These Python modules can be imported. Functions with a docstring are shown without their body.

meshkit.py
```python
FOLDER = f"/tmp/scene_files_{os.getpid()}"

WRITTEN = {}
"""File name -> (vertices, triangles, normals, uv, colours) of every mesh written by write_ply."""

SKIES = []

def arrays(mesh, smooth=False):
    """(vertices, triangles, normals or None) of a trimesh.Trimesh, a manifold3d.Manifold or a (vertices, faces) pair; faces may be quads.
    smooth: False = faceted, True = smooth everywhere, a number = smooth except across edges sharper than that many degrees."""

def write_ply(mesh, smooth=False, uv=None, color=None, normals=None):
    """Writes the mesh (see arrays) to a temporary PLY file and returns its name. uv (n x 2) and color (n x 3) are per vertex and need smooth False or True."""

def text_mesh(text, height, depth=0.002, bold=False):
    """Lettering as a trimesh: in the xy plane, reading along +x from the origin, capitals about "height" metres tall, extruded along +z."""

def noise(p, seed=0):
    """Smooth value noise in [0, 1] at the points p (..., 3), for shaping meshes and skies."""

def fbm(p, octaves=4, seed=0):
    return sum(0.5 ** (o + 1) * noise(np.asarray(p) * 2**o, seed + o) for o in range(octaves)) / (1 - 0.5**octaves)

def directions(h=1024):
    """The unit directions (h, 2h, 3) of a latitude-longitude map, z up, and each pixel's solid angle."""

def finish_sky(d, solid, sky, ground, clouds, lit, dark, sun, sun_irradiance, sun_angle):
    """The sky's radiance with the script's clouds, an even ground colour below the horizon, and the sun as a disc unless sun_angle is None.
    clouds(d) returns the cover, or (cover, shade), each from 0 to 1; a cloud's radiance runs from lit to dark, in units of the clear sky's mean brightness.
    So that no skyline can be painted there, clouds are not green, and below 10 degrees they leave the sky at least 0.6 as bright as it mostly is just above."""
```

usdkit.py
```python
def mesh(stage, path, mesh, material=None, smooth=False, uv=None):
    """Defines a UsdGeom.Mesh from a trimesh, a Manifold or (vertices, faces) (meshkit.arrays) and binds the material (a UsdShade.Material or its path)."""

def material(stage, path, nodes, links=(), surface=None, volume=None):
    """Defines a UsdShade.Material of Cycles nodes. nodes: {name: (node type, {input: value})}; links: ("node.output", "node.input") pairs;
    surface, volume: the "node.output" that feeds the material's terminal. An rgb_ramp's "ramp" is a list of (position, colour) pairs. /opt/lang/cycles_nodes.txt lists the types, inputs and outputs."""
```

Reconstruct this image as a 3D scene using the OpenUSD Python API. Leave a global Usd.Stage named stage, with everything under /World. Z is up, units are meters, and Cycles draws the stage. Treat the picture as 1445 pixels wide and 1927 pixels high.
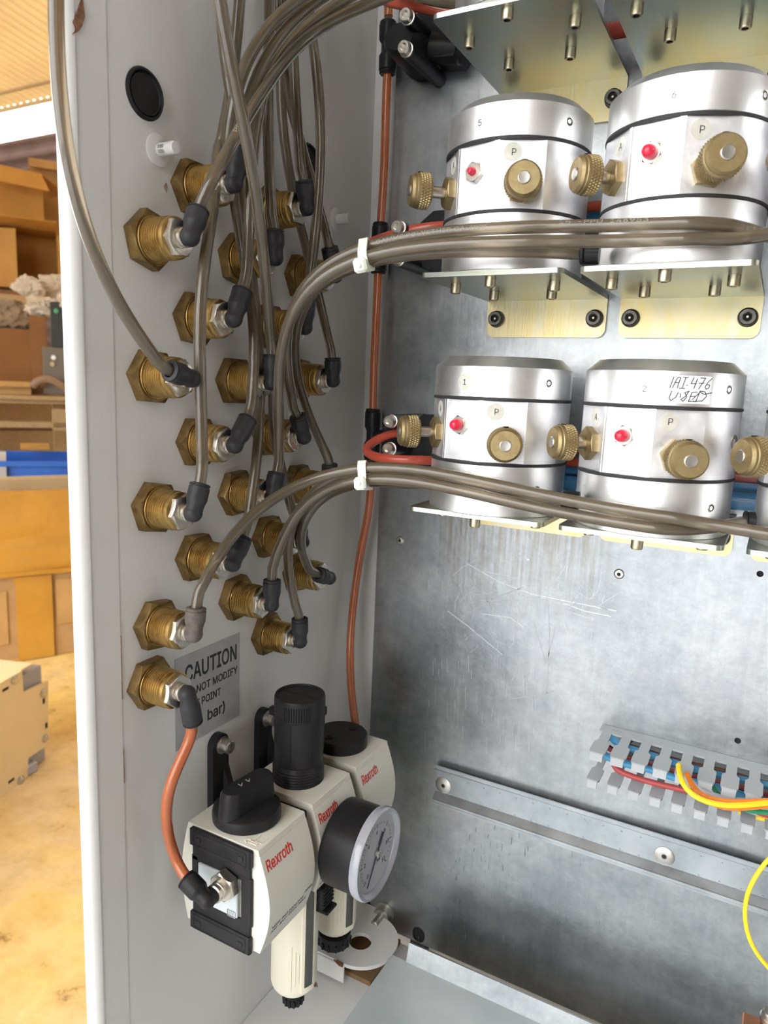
import math, random, re
import numpy as np, trimesh, usdkit, meshkit
from pxr import Usd, UsdGeom, UsdLux, UsdShade, Gf, Sdf
from shapely.geometry import Polygon, LineString, Point, box as sbox
from shapely.ops import unary_union

stage = Usd.Stage.CreateInMemory()
UsdGeom.SetStageUpAxis(stage, 'Z'); UsdGeom.SetStageMetersPerUnit(stage, 1.0)
UsdGeom.Xform.Define(stage, '/World'); UsdGeom.Scope.Define(stage, '/World/Looks')
rng = random.Random(7); nrng = np.random.default_rng(7)
V = np.array

# ------------------------------------------------------------------ camera
# phone held a metre above the workshop floor, looking into the cabinet's left corner
YAW, PITCH, ROLL, FPX = 0.492529, 0.173521, -0.041299, 1357.82
CZ = 1.0
_f = V([-math.sin(YAW)*math.cos(PITCH), math.cos(YAW)*math.cos(PITCH), -math.sin(PITCH)])
_r0 = V([math.cos(YAW), math.sin(YAW), 0.0]); _d0 = np.cross(_f, _r0)
_R = math.cos(ROLL)*_r0 + math.sin(ROLL)*_d0
_D = -math.sin(ROLL)*_r0 + math.cos(ROLL)*_d0
cam = UsdGeom.Camera.Define(stage, '/World/camera')
cam.CreateHorizontalApertureAttr(36.0); cam.CreateVerticalApertureAttr(48.0)
cam.CreateFocalLengthAttr(FPX/1445*36.0)
cam.CreateClippingRangeAttr(Gf.Vec2f(0.02, 200.0))
cam.CreateFStopAttr(20.0); cam.CreateFocusDistanceAttr(0.43)
cam.CreateExposureAttr(EXPOSURE := -0.15)
cam.AddTransformOp().Set(Gf.Matrix4d(*[float(x) for row in ([*_R, 0], [*(-_D), 0], [*(-_f), 0], [0, 0, CZ, 1]) for x in row]))

# ------------------------------------------------------------------ light: overcast sky over an open-sided shed
DOME = 5.0
usdkit.material(stage, '/World/Looks/overcast_sky', {
    'tc': ('texture_coordinate', {}), 'sx': ('separate_xyz', {}),
    'mr': ('map_range', {'from_min': -1.0, 'from_max': 1.0, 'to_min': 0.0, 'to_max': 1.0}),
    'rp': ('rgb_ramp', {'ramp': [(0.0, (.20, .18, .15)), (.49, (.26, .24, .21)), (.505, (1.0, .99, .96)), (.7, (1.0, .985, .96)), (1.0, (.90, .94, 1.0))]}),
    'bg': ('background_shader', {'strength': DOME})},
    [('tc.generated', 'sx.vector'), ('sx.z', 'mr.value'), ('mr.result', 'rp.fac'), ('rp.color', 'bg.color')], surface='bg.background')
dome = UsdLux.DomeLight.Define(stage, '/World/sky_light')
UsdShade.MaterialBindingAPI.Apply(dome.GetPrim()).Bind(UsdShade.Material.Get(stage, '/World/Looks/overcast_sky'))

# ------------------------------------------------------------------ helpers: where things stand
# numbers below are metres from the lens (X right along the back plate, Y into the cabinet, Z up); ZO lifts them to the world
ZO = V([0, 0, CZ])
def ray(px, py): return ((px-722.5)/FPX)*_R + ((py-963.5)/FPX)*_D + _f
def at_x(px, py, x): d = ray(px, py); return d*(x/d[0])
def at_y(px, py, y): d = ray(px, py); return d*(y/d[1])
def at_z(px, py, z): d = ray(px, py); return d*(z/d[2])
def at_d(px, py, dep): return ray(px, py)*dep
def unit(v): v = V(v, float); return v/np.linalg.norm(v)

# ------------------------------------------------------------------ helpers: materials
_m = {}
def mat(name, c1, c2=None, rough=.5, rough2=None, metal=0.0, ns=30.0, det=4.0, stretch=(1, 1, 1), lo=.35, hi=.65, bump=0.0, bs=300.0, bdist=.001, bstretch=(1, 1, 1), trans=0.0, spec=.5, coat=0.0, ior=1.5, sss=0.0, aniso=0.0, extra=None):
    nodes = {'g': ('geometry', {}), 'mp': ('mapping', {'scale': stretch}),
             'p': ('principled_bsdf', {'roughness': rough, 'metallic': metal, 'transmission_weight': trans, 'specular_ior_level': spec, 'coat_weight': coat, 'ior': ior, 'base_color': c1, 'anisotropic': aniso})}
    if sss: nodes['p'][1].update({'subsurface_weight': sss, 'subsurface_scale': .004})
    links = [('g.position', 'mp.vector')]
    if c2 is not None or rough2 is not None:
        nodes['n'] = ('noise_texture', {'scale': ns, 'detail': det, 'roughness': .6}); links.append(('mp.vector', 'n.vector'))
    if c2 is not None:
        nodes['rp'] = ('rgb_ramp', {'ramp': [(lo, c1), (hi, c2)]}); links += [('n.fac', 'rp.fac'), ('rp.color', 'p.base_color')]
    if rough2 is not None:
        nodes['mr'] = ('map_range', {'from_min': .3, 'from_max': .7, 'to_min': rough, 'to_max': rough2, 'clamp': True}); links += [('n.fac', 'mr.value'), ('mr.result', 'p.roughness')]
    if bump:
        nodes['mb'] = ('mapping', {'scale': bstretch}); nodes['nb'] = ('noise_texture', {'scale': bs, 'detail': 3.0})
        nodes['b'] = ('bump', {'strength': bump, 'distance': bdist})
        links += [('g.position', 'mb.vector'), ('mb.vector', 'nb.vector'), ('nb.fac', 'b.height'), ('b.normal', 'p.normal')]
    _m[name] = usdkit.material(stage, '/World/Looks/'+name, nodes, links, surface='p.BSDF')
    return _m[name]

# cabinet
WHITE = mat('white_powder_coat', (.65, .65, .64), (.605, .605, .595), rough=.40, ns=6, bump=.12, bs=900, bdist=.0004)
CHIP = mat('rusty_primer', (.16, .06, .03), (.30, .16, .09), rough=.85, ns=400)
RUSTY = mat('rust_stain', (.42, .30, .20), (.22, .12, .07), rough=.8, ns=300)
# galvanised plate: mottled zinc with vertical rolling marks
usdkit.material(stage, '/World/Looks/galvanised_steel', {
    'g': ('geometry', {}), 'm1': ('mapping', {'scale': (1, 1, 1)}), 'm2': ('mapping', {'scale': (260, 260, 14)}),
    'n1': ('noise_texture', {'scale': 11.0, 'detail': 8.0, 'roughness': .68}), 'n2': ('noise_texture', {'scale': 1.0, 'detail': 3.0, 'roughness': .6}), 'n3': ('noise_texture', {'scale': 160.0, 'detail': 3.0}),
    'rp': ('rgb_ramp', {'ramp': [(.33, (.30, .325, .345)), (.5, (.375, .395, .41)), (.67, (.44, .455, .465))]}),
    'st': ('map_range', {'from_min': .35, 'from_max': .7, 'to_min': .95, 'to_max': 1.03, 'clamp': True}),
    'mx': ('mix_color', {'blend_type': 'multiply', 'fac': 1.0}), 'cc': ('combine_color', {}),
    'r1': ('map_range', {'from_min': .3, 'from_max': .7, 'to_min': .29, 'to_max': .38, 'clamp': True}),
    'b1': ('bump', {'strength': .16, 'distance': .0004}), 'b2': ('bump', {'strength': .25, 'distance': .0005}),
    'sx': ('separate_xyz', {}), 'ma': ('map_range', {'from_min': -.212, 'from_max': -.200, 'to_min': 0, 'to_max': 1, 'clamp': True}), 'mb': ('map_range', {'from_min': -.098, 'from_max': -.080, 'to_min': 1, 'to_max': 0, 'clamp': True}),
    'mc': ('map_range', {'from_min': CZ-.165, 'from_max': CZ-.095, 'to_min': 0, 'to_max': 1, 'clamp': True}), 'me': ('map_range', {'from_min': CZ-.080, 'from_max': CZ-.060, 'to_min': 1, 'to_max': 0, 'clamp': True}), 'k4': ('math', {'math_type': 'multiply'}), 'm3': ('mapping', {'scale': (420, 420, 16)}), 'n4': ('noise_texture', {'scale': 1.0, 'detail': 4.0, 'roughness': .7}),
    'md': ('map_range', {'from_min': .38, 'from_max': .62, 'to_min': 0, 'to_max': .7, 'clamp': True}),
    'k1': ('math', {'math_type': 'multiply'}), 'k2': ('math', {'math_type': 'multiply'}), 'k3': ('math', {'math_type': 'multiply'}), 'ms': ('mix_color', {'b': (.20, .175, .125)}),
    'n5': ('noise_texture', {'scale': 70.0, 'detail': 5.0, 'roughness': .7}), 'mf': ('map_range', {'from_min': .35, 'from_max': .65, 'to_min': .90, 'to_max': 1.08, 'clamp': True}), 'c5': ('combine_color', {}), 'mq': ('mix_color', {'blend_type': 'multiply', 'fac': 1.0}),
    'p': ('principled_bsdf', {'metallic': 1.0, 'roughness': .38})},
    [('g.position', 'm1.vector'), ('g.position', 'm2.vector'), ('m1.vector', 'n1.vector'), ('m2.vector', 'n2.vector'), ('m1.vector', 'n3.vector'),
     ('n1.fac', 'rp.fac'), ('n2.fac', 'st.value'), ('st.result', 'cc.r'), ('st.result', 'cc.g'), ('st.result', 'cc.b'), ('rp.color', 'mx.a'), ('cc.color', 'mx.b'), ('m1.vector', 'n5.vector'), ('n5.fac', 'mf.value'), ('mf.result', 'c5.r'), ('mf.result', 'c5.g'), ('mf.result', 'c5.b'), ('mx.result', 'mq.a'), ('c5.color', 'mq.b'), ('mq.result', 'ms.a'), ('ms.result', 'p.base_color'),
     ('g.position', 'sx.vector'), ('sx.x', 'ma.value'), ('sx.x', 'mb.value'), ('sx.z', 'mc.value'), ('g.position', 'm3.vector'), ('m3.vector', 'n4.vector'), ('n4.fac', 'md.value'),
     ('ma.result', 'k1.value1'), ('mb.result', 'k1.value2'), ('k1.value', 'k2.value1'), ('mc.result', 'k2.value2'), ('k2.value', 'k3.value1'), ('md.result', 'k3.value2'), ('sx.z', 'me.value'), ('k3.value', 'k4.value1'), ('me.result', 'k4.value2'), ('k4.value', 'ms.fac'),
     ('n1.fac', 'r1.value'), ('r1.result', 'p.roughness'), ('n2.fac', 'b1.height'), ('n3.fac', 'b2.height'), ('b1.normal', 'b2.normal'), ('b2.normal', 'p.normal')], surface='p.BSDF')
GALV = UsdShade.Material.Get(stage, '/World/Looks/galvanised_steel')
GALV2 = mat('galvanised_tray', (.50, .56, .58), (.62, .67, .69), rough=.46, rough2=.62, metal=.6, ns=14, bump=.2, bs=200, bdist=.0005)
SCRATCH = mat('scratched_zinc', (.50, .52, .53), rough=.42, metal=1)
SCRATCH_DARK = mat('dull_scratch', (.36, .37, .38), rough=.5, metal=1)
FLECK = mat('dull_zinc_fleck', (.17, .18, .19), rough=.6, metal=.5)
ZINC = mat('passivated_zinc', (.56, .52, .38), (.44, .54, .53), rough=.33, metal=1, ns=16, bump=.2, bs=1.0, bstretch=(900, 60, 60), bdist=.0004)
ZINCY = mat('yellow_passivated_zinc', (.56, .46, .23), (.53, .48, .33), rough=.34, metal=1, ns=26, stretch=(4, 1, 1), bump=.2, bs=1.0, bstretch=(900, 60, 60), bdist=.0004)
ALU = mat('turned_aluminium', (.88, .89, .90), (.93, .93, .94), rough=.31, rough2=.42, metal=1, ns=18, bump=.12, bs=1.0, bstretch=(40, 40, 2500), bdist=.0003)
ALUFLAT = mat('milled_aluminium', (.84, .85, .88), (.92, .92, .94), rough=.36, rough2=.52, metal=1, ns=70, bump=.15, bs=500, bdist=.0003)
BRASS = mat('aged_brass', (.38, .245, .085), (.52, .36, .14), rough=.30, rough2=.5, metal=1, ns=120)
BRASSD = mat('tarnished_brass', (.20, .13, .052), (.32, .215, .09), rough=.38, rough2=.55, metal=1, ns=160)
KNOBBRASS = mat('dull_brass_knob', (.38, .30, .16), (.30, .225, .11), rough=.42, rough2=.55, metal=1, ns=200)
NICKEL = mat('nickel_plate', (.72, .68, .61), (.62, .58, .51), rough=.24, rough2=.34, metal=1, ns=150)
STEEL = mat('screw_steel', (.62, .60, .56), (.50, .48, .44), rough=.32, metal=1, ns=200)
SCREWZ = mat('yellow_zinc_screw', (.46, .40, .28), (.58, .52, .38), rough=.34, metal=1, ns=300)
BLKSTEEL = mat('blackened_steel', (.085, .08, .075), (.16, .15, .13), rough=.38, metal=1, ns=300)
BLACK = mat('black_plastic', (.007, .007, .008), (.011, .011, .012), rough=.36, spec=.28, ns=80)
BLACKM = mat('matt_black_plastic', (.008, .008, .009), (.013, .013, .014), rough=.42, spec=.28, ns=120)
ELBOWM = mat('charcoal_elbow_plastic', (.016, .016, .018), (.024, .024, .027), rough=.44, spec=.32, ns=120)
GREYELBOW = mat('worn_grey_plastic', (.065, .055, .052), (.12, .09, .075), rough=.55, ns=220)
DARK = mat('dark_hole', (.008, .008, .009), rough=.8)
RUBBER = mat('black_gasket', (.012, .012, .013), rough=.6)
SMOKE = mat('smoky_polyurethane', (.215, .175, .120), rough=.20, trans=.80, ior=1.40, coat=.8)
ORANGE = mat('amber_polyurethane', (.46, .125, .042), rough=.20, trans=.45, ior=1.45, coat=.6)
RED = mat('red_polyurethane', (.52, .09, .05), (.44, .07, .045), rough=.24, ns=50, trans=.2, coat=.3)
BLUE = mat('blue_polyurethane', (.09, .30, .56), rough=.25, trans=.15, coat=.3)
IVORY = mat('ivory_plastic', (.66, .65, .58), (.62, .61, .54), rough=.38, ns=20)
IVORYB = mat('cream_bowl_plastic', (.74, .70, .58), rough=.34)
SIGHT = mat('smoked_sight_glass', (.05, .05, .045), rough=.12, coat=.4)
REDINK = mat('red_print', (.55, .035, .03), rough=.5)
INK = mat('black_print', (.02, .02, .022), rough=.55)
PALEINK = mat('pale_print', (.27, .26, .23), rough=.5)
LABEL = mat('silver_label', (.38, .385, .39), (.47, .475, .48), rough=.40, metal=.35, ns=60)
PAPER = mat('white_sticker', (.86, .87, .88), rough=.5)
CLEARDOT = mat('clear_sticker', (.50, .49, .42), (.60, .60, .55), rough=.40, metal=.2, ns=200)
REDCAP = mat('red_grease_cap', (.62, .015, .05), rough=.28, coat=.5)
TIE = mat('natural_nylon', (.74, .74, .62), rough=.36, sss=.3)
DUCT = mat('grey_duct_pvc', (.36, .385, .405), (.33, .355, .375), rough=.42, ns=40)
DIAL = mat('dial_white', (.34, .35, .38), rough=.45)
CLEAR_RING = mat('clear_lens_plastic', (.27, .28, .33), (.34, .35, .40), rough=.18, coat=.5, ns=40)
RAIL = mat('rail_zinc', (.35, .385, .41), (.45, .48, .51), rough=.32, rough2=.42, metal=1, ns=30)
COPPER = mat('copper_bar', (.72, .34, .19), (.58, .27, .15), rough=.35, metal=1, ns=80)
W_YEL = mat('yellow_insulation', (.78, .56, .02), rough=.4); W_ORA = mat('orange_insulation', (.72, .20, .02), rough=.4)
W_RED = mat('red_insulation', (.33, .045, .045), rough=.4); W_BLU = mat('blue_insulation', (.05, .25, .45), rough=.4)
W_GRN = mat('green_insulation', (.02, .22, .10), rough=.4); W_GRY = mat('grey_insulation', (.36, .36, .40), rough=.4); W_BRN = mat('brown_insulation', (.20, .08, .05), rough=.45)

# ------------------------------------------------------------------ helpers: prims
_names = {}
def path_for(parent, name):
    base = (parent, name); k = _names.get(base, -1) + 1; _names[base] = k
    return f'{parent}/{name}' + (f'_{k:03d}' if k else '')
_loc = {}
def tag(p, label=None, cat=None, group=None, kind=None):
    for k, v in (('label', label), ('category', cat), ('group', group), ('kind', kind)):
        if v: p.SetCustomDataByKey(k, v)
    return p
def thing(name, label, cat, loc, group=None, kind=None):
    x = UsdGeom.Xform.Define(stage, path_for('/World', name)); loc = V(loc, float)
    x.AddTranslateOp().Set(Gf.Vec3d(*[float(v) for v in loc+ZO]))
    p = x.GetPrim(); _loc[str(p.GetPath())] = loc
    return tag(p, label, cat, group, kind)
def obj(name, m, mtl, parent=None, smooth=35, label=None):
    """one mesh; m is in lens-centred coordinates"""
    if isinstance(m, (list, tuple)) and not isinstance(m[0], np.ndarray): m = trimesh.util.concatenate(list(m))
    up = '/World' if parent is None else str(parent.GetPath())
    off = -ZO if parent is None else _loc[up]
    m = trimesh.Trimesh(m.vertices - off, m.faces, process=False)
    pth = path_for(up, name)
    p = usdkit.mesh(stage, pth, m, mtl, smooth=smooth).GetPrim()
    if parent is not None: _loc[pth] = off
    return tag(p, label)
def single(name, m, mtl, label, cat, group=None, kind=None, smooth=35):
    """a thing that is one mesh, its origin at its own middle bottom"""
    if isinstance(m, (list, tuple)): m = trimesh.util.concatenate(list(m))
    b = m.bounds; c = V([(b[0][0]+b[1][0])/2, (b[0][1]+b[1][1])/2, b[0][2]])
    pth = path_for('/World', name)
    u = usdkit.mesh(stage, pth, trimesh.Trimesh(m.vertices - c, m.faces, process=False), mtl, smooth=smooth)
    u.AddTranslateOp().Set(Gf.Vec3d(*[float(v) for v in c+ZO]))
    return tag(u.GetPrim(), label, cat, group, kind)

# ------------------------------------------------------------------ helpers: shapes
def hullp(pts): return trimesh.convex.convex_hull(V(pts, float))
def rbox(c, s, b=0.0):
    c, s = V(c, float), V(s, float)/2
    if b <= 0:
        m = trimesh.creation.box(2*s); m.apply_translation(c); return m
    b = min(b, s.min()*.98); pts = []
    for sx in (-1, 1):
        for sy in (-1, 1):
            for sz in (-1, 1):
                q = V([sx*s[0], sy*s[1], sz*s[2]])
                for k in range(3):
                    w = V([sx*b, sy*b, sz*b]); w[k] = 0; pts.append(q - w)
    m = hullp(pts); m.apply_translation(c); return m
def frame(o, ez, ex=None):
    ez = unit(ez); ex = V(ex, float) if ex is not None else (V([0, 0, 1.]) if abs(ez[2]) < .9 else V([1., 0, 0]))
    ex = unit(ex - ez*np.dot(ex, ez)); ey = np.cross(ez, ex)
    T = np.eye(4); T[:3, 0], T[:3, 1], T[:3, 2], T[:3, 3] = ex, ey, ez, o; return T
def lathe(prof, o=(0, 0, 0), ez=(0, 0, 1), n=32, ex=None):
    p = V(prof, float); p[:, 0] = np.maximum(p[:, 0], 0)
    a = np.arange(n)*2*np.pi/n; k = len(p)
    v = np.stack([p[:, None, 0]*np.cos(a), p[:, None, 0]*np.sin(a), np.repeat(p[:, None, 1], n, 1)], -1).reshape(-1, 3)
    f = []
    for i in range(k-1):
        for j in range(n):
            a0, b0, c0, d0 = i*n+j, i*n+(j+1) % n, (i+1)*n+(j+1) % n, (i+1)*n+j
            if p[i, 0] > 1e-9: f.append((a0, b0, c0 if p[i+1, 0] > 1e-9 else d0))
            if p[i+1, 0] > 1e-9: f.append((a0, c0, d0))
    m = trimesh.Trimesh(v, V(f), process=True); m.apply_transform(frame(o, ez, ex)); return m
def cyl(p0, p1, r, n=24, b=0.0, r1=None):
    p0, p1 = V(p0, float), V(p1, float); L = np.linalg.norm(p1-p0); r1 = r if r1 is None else r1
    pr = [(0, 0), (r-b, 0), (r, b), (r1, L-b), (r1-b, L), (0, L)] if b else [(0, 0), (r, 0), (r1, L), (0, L)]
    return lathe(pr, p0, p1-p0, n)
def prism(poly, depth, T): m = trimesh.creation.extrude_polygon(poly, depth, engine='earcut'); m.apply_transform(T); return m
def hexpoly(af, rot=0.0, n=6):
    R = af/2/math.cos(math.pi/n); return [(R*math.cos(rot+i*2*math.pi/n), R*math.sin(rot+i*2*math.pi/n)) for i in range(n)]
def hexnut(o, ez, af, h, rot=0.0, ex=None, cham=.12):
    """hexagon with chamfered outer face (at +ez)"""
    Rc = af/2; hp = hexpoly(af, rot); ch = af*cham
    pts = [(x, y, 0) for x, y in hp] + [(x, y, h-ch*.55) for x, y in hp]
    pts += [(Rc*.97*math.cos(t), Rc*.97*math.sin(t), h) for t in np.arange(24)*2*np.pi/24]
    m = hullp(pts); m.apply_transform(frame(o, ez, ex)); return m
def resample(pts, step=.004):
    p = V(pts, float); out = []
    P = np.vstack([2*p[0]-p[1], p, 2*p[-1]-p[-2]])
    for i in range(1, len(P)-2):
        p0, p1, p2, p3 = P[i-1:i+3]
        t = [0]
        for a, b in ((p0, p1), (p1, p2), (p2, p3)): t.append(t[-1] + max(np.linalg.norm(b-a), 1e-6)**.5)
        n = max(2, int(np.linalg.norm(p2-p1)/step))
        for s in np.linspace(t[1], t[2], n, endpoint=False):
            A1 = (t[1]-s)/(t[1]-t[0])*p0 + (s-t[0])/(t[1]-t[0])*p1; A2 = (t[2]-s)/(t[2]-t[1])*p1 + (s-t[1])/(t[2]-t[1])*p2; A3 = (t[3]-s)/(t[3]-t[2])*p2 + (s-t[2])/(t[3]-t[2])*p3
            B1 = (t[2]-s)/(t[2]-t[0])*A1 + (s-t[0])/(t[2]-t[0])*A2; B2 = (t[3]-s)/(t[3]-t[1])*A2 + (s-t[1])/(t[3]-t[1])*A3
            out.append((t[2]-s)/(t[2]-t[1])*B1 + (s-t[1])/(t[2]-t[1])*B2)
    out.append(p[-1]); q = V(out)
    for _ in range(6):
        q[1:-1] = .25*q[:-2] + .5*q[1:-1] + .25*q[2:]
    return q
def frames(q):
    t = np.gradient(q, axis=0); t /= np.linalg.norm(t, axis=1, keepdims=True)
    n = np.zeros_like(q); a = np.cross(t[0], [0, 0, 1.] if abs(t[0][2]) < .9 else [1., 0, 0]); n[0] = unit(a)
    for i in range(1, len(q)):
        a = n[i-1] - t[i]*np.dot(n[i-1], t[i]); n[i] = unit(a)
    return t, n, np.cross(t, n)
def sweep(q, r, n=22):
    q = V(q, float); t, a, b = frames(q); ang = np.arange(n)*2*np.pi/n; rr = np.broadcast_to(r, (len(q),))
    v = (q[:, None] + rr[:, None, None]*(np.cos(ang)[None, :, None]*a[:, None] + np.sin(ang)[None, :, None]*b[:, None])).reshape(-1, 3)
    i, j = np.meshgrid(np.arange(len(q)-1), np.arange(n), indexing='ij')
    f = np.stack([i*n+j, i*n+(j+1) % n, (i+1)*n+(j+1) % n, (i+1)*n+j], -1).reshape(-1, 4)
    tri = np.vstack([f[:, [0, 1, 2]], f[:, [0, 2, 3]]])
    v = np.vstack([v, q[0], q[-1]]); c0, c1 = len(v)-2, len(v)-1; m = (len(q)-1)*n
    cap = [(c0, (k+1) % n, k) for k in range(n)] + [(c1, m+k, m+(k+1) % n) for k in range(n)]
    return trimesh.Trimesh(v, np.vstack([tri, cap]), process=False)
def place(pts, z=-.259):
    """pixel points on real planes: (px, py) on X = z; (px, py, v): v < 0 a plane X = v, v > 0 a distance from the lens"""
    out = []
    for p in pts:
        if len(p) == 3 and isinstance(p, np.ndarray): out.append(p); continue
        v = z if len(p) == 2 else p[2]
        if -.28 < v < -.18: v += .003
        out.append(at_x(p[0], p[1], v) if v < 0 else at_d(p[0], p[1], v))
    return out
def text(s, h, T, depth=.00012, bold=False, width=None, center=False):
    m = meshkit.text_mesh(s, h, depth, bold)
    if width: m.apply_scale([width/(m.bounds[1][0]-m.bounds[0][0]), 1, 1])
    if center: m.apply_translation([-(m.bounds[0][0]+m.bounds[1][0])/2, -h/2, 0])
    if T is not None: m.apply_transform(T)
    return m
def plane_T(o, ex, ey):
    ex = unit(ex); ey = unit(V(ey, float) - ex*np.dot(ex, ey)); T = np.eye(4); T[:3, 0], T[:3, 1], T[:3, 2], T[:3, 3] = ex, ey, np.cross(ex, ey), o; return T
def on_path(m, q, r, s0, phi, up=(0, 0, 1)):
    """wraps flat lettering (x along the tube, y round it) on a tube"""
    seg = np.r_[0, np.cumsum(np.linalg.norm(np.diff(q, axis=0), axis=1))]; t = np.gradient(q, axis=0); t /= np.linalg.norm(t, axis=1, keepdims=True)
    v = np.array(m.vertices); s = s0 + v[:, 0]
    c = np.stack([np.interp(s, seg, q[:, k]) for k in range(3)], 1); tt = np.stack([np.interp(s, seg, t[:, k]) for k in range(3)], 1)
    tt /= np.linalg.norm(tt, axis=1, keepdims=True)
    toward = -c/np.linalg.norm(c, axis=1, keepdims=True)      # side that faces into the room
    n = toward - tt*(toward*tt).sum(1, keepdims=True); n /= np.linalg.norm(n, axis=1, keepdims=True); u = np.cross(n, tt)
    a = phi + v[:, 1]/r
    w = c + (r + v[:, 2])[:, None]*(np.cos(a)[:, None]*n + np.sin(a)[:, None]*u)
    return trimesh.Trimesh(w, m.faces, process=False)

# ================================================================== CABINET
PX, PY = -.285, .478            # inner face of the left panel, front face of the mounting plate
cab = thing('control_cabinet', 'white powder-coated steel control cabinet, open at the front, with pipe fittings through its left side', 'cabinet', (.13, .36, -.475))
obj('side_panel', rbox((PX-.00075, .3705, .24), (.0015, .243, 1.42)), WHITE, cab)
# folded front edge with a soft bend
fp = Polygon([(-.2925, .2265), (-.2847, .2265), (-.2847, .2492), (-.2925, .2492)]).buffer(-.0046, join_style=2).buffer(.0046, quad_segs=8) if False else \
     unary_union([sbox(-.2925, .232, -.2847, .2492), Polygon([(-.2895+.0052*math.cos(a)*1.0, .232+.0055*math.sin(a)) for a in np.linspace(-math.pi/2, 0, 9)] + [(-.2847, .232), (-.2925, .232), (-.2925, .2275), (-.2915, .2265)])])
T = np.eye(4); T[2, 3] = -.47
obj('front_edge', prism(fp.buffer(0), 1.42, T), WHITE, cab, smooth=50)
obj('outer_skin', rbox((-.2915, .371, .24), (.0015, .244, 1.42)), WHITE, cab)
obj('back_panel', rbox((.13, .4915, .24), (.84, .0015, 1.42)), WHITE, cab)
obj('top_panel', rbox((.13, .36, .95), (.84, .262, .0015)), WHITE, cab)
obj('right_panel', rbox((.55, .36, .24), (.0015, .262, 1.42)), WHITE, cab)
obj('floor_panel', rbox((.13, .3500, -.451), (.829, .248, .0015)), WHITE, cab)
obj('plinth', [rbox((.13, .30, -.735), (.80, .12, .53)), ], WHITE, cab)
# corner gusset tab with a hole, seen at the foot of the corner
tab = sbox(-.285, .413, -.240, .4775).union(Point(-.2415, .4420).buffer(.0290, quad_segs=12).intersection(sbox(-1, 0, 1, .4775))).difference(Point(-.2405, .4385).buffer(.0088, quad_segs=10))
T = np.eye(4); T[2, 3] = -.4335
obj('corner_gusset', prism(tab, .003, T), WHITE, cab)
obj('gusset_lip', rbox((-.2620, .4128, -.4395), (.045, .0018, .015), .0005), WHITE, cab)
g2 = Polygon([(-.285, -.434), (-.285, -.395), (-.263, -.400), (-.232, -.434)])
T = plane_T((0, .4905, 0), (1, 0, 0), (0, 0, 1)); obj('corner_gusset', prism(g2, .003, T), WHITE, cab)
def chip(cx, cy, w, h, axis, seed):
    r = np.random.default_rng(seed); a = np.sort(r.uniform(0, 2*np.pi, 11)); rad = r.uniform(.45, 1, 11)
    P = Polygon([(cx+w*k*math.cos(t), cy+h*k*math.sin(t)) for t, k in zip(a, rad)]).buffer(0)
    if P.geom_type != 'Polygon': P = max(P.geoms, key=lambda g: g.area)
    if axis == 'x': return prism(P, .00025, plane_T((PX-.0001, 0, 0), (0, 1, 0), (0, 0, 1)))
    T = np.eye(4); T[2, 3] = axis; return prism(P, .0004, T)
obj('paint_chip', chip(.2845, .0935, .0016, .0028, 'x', 3), RUSTY, cab)
obj('paint_chip', prism(Polygon([(.2305, .142), (.2325, .1445), (.231, .147), (.2335, .152), (.2365, .16), (.2375, .152), (.236, .1475), (.234, .1445)]), .0003, plane_T((-.28445, 0, 0), (0, 1, 0), (0, 0, 1))), CHIP, cab)
obj('paint_chip', chip(-.243, .411, .007, .003, -.4303, 8), CHIP, cab)
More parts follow.
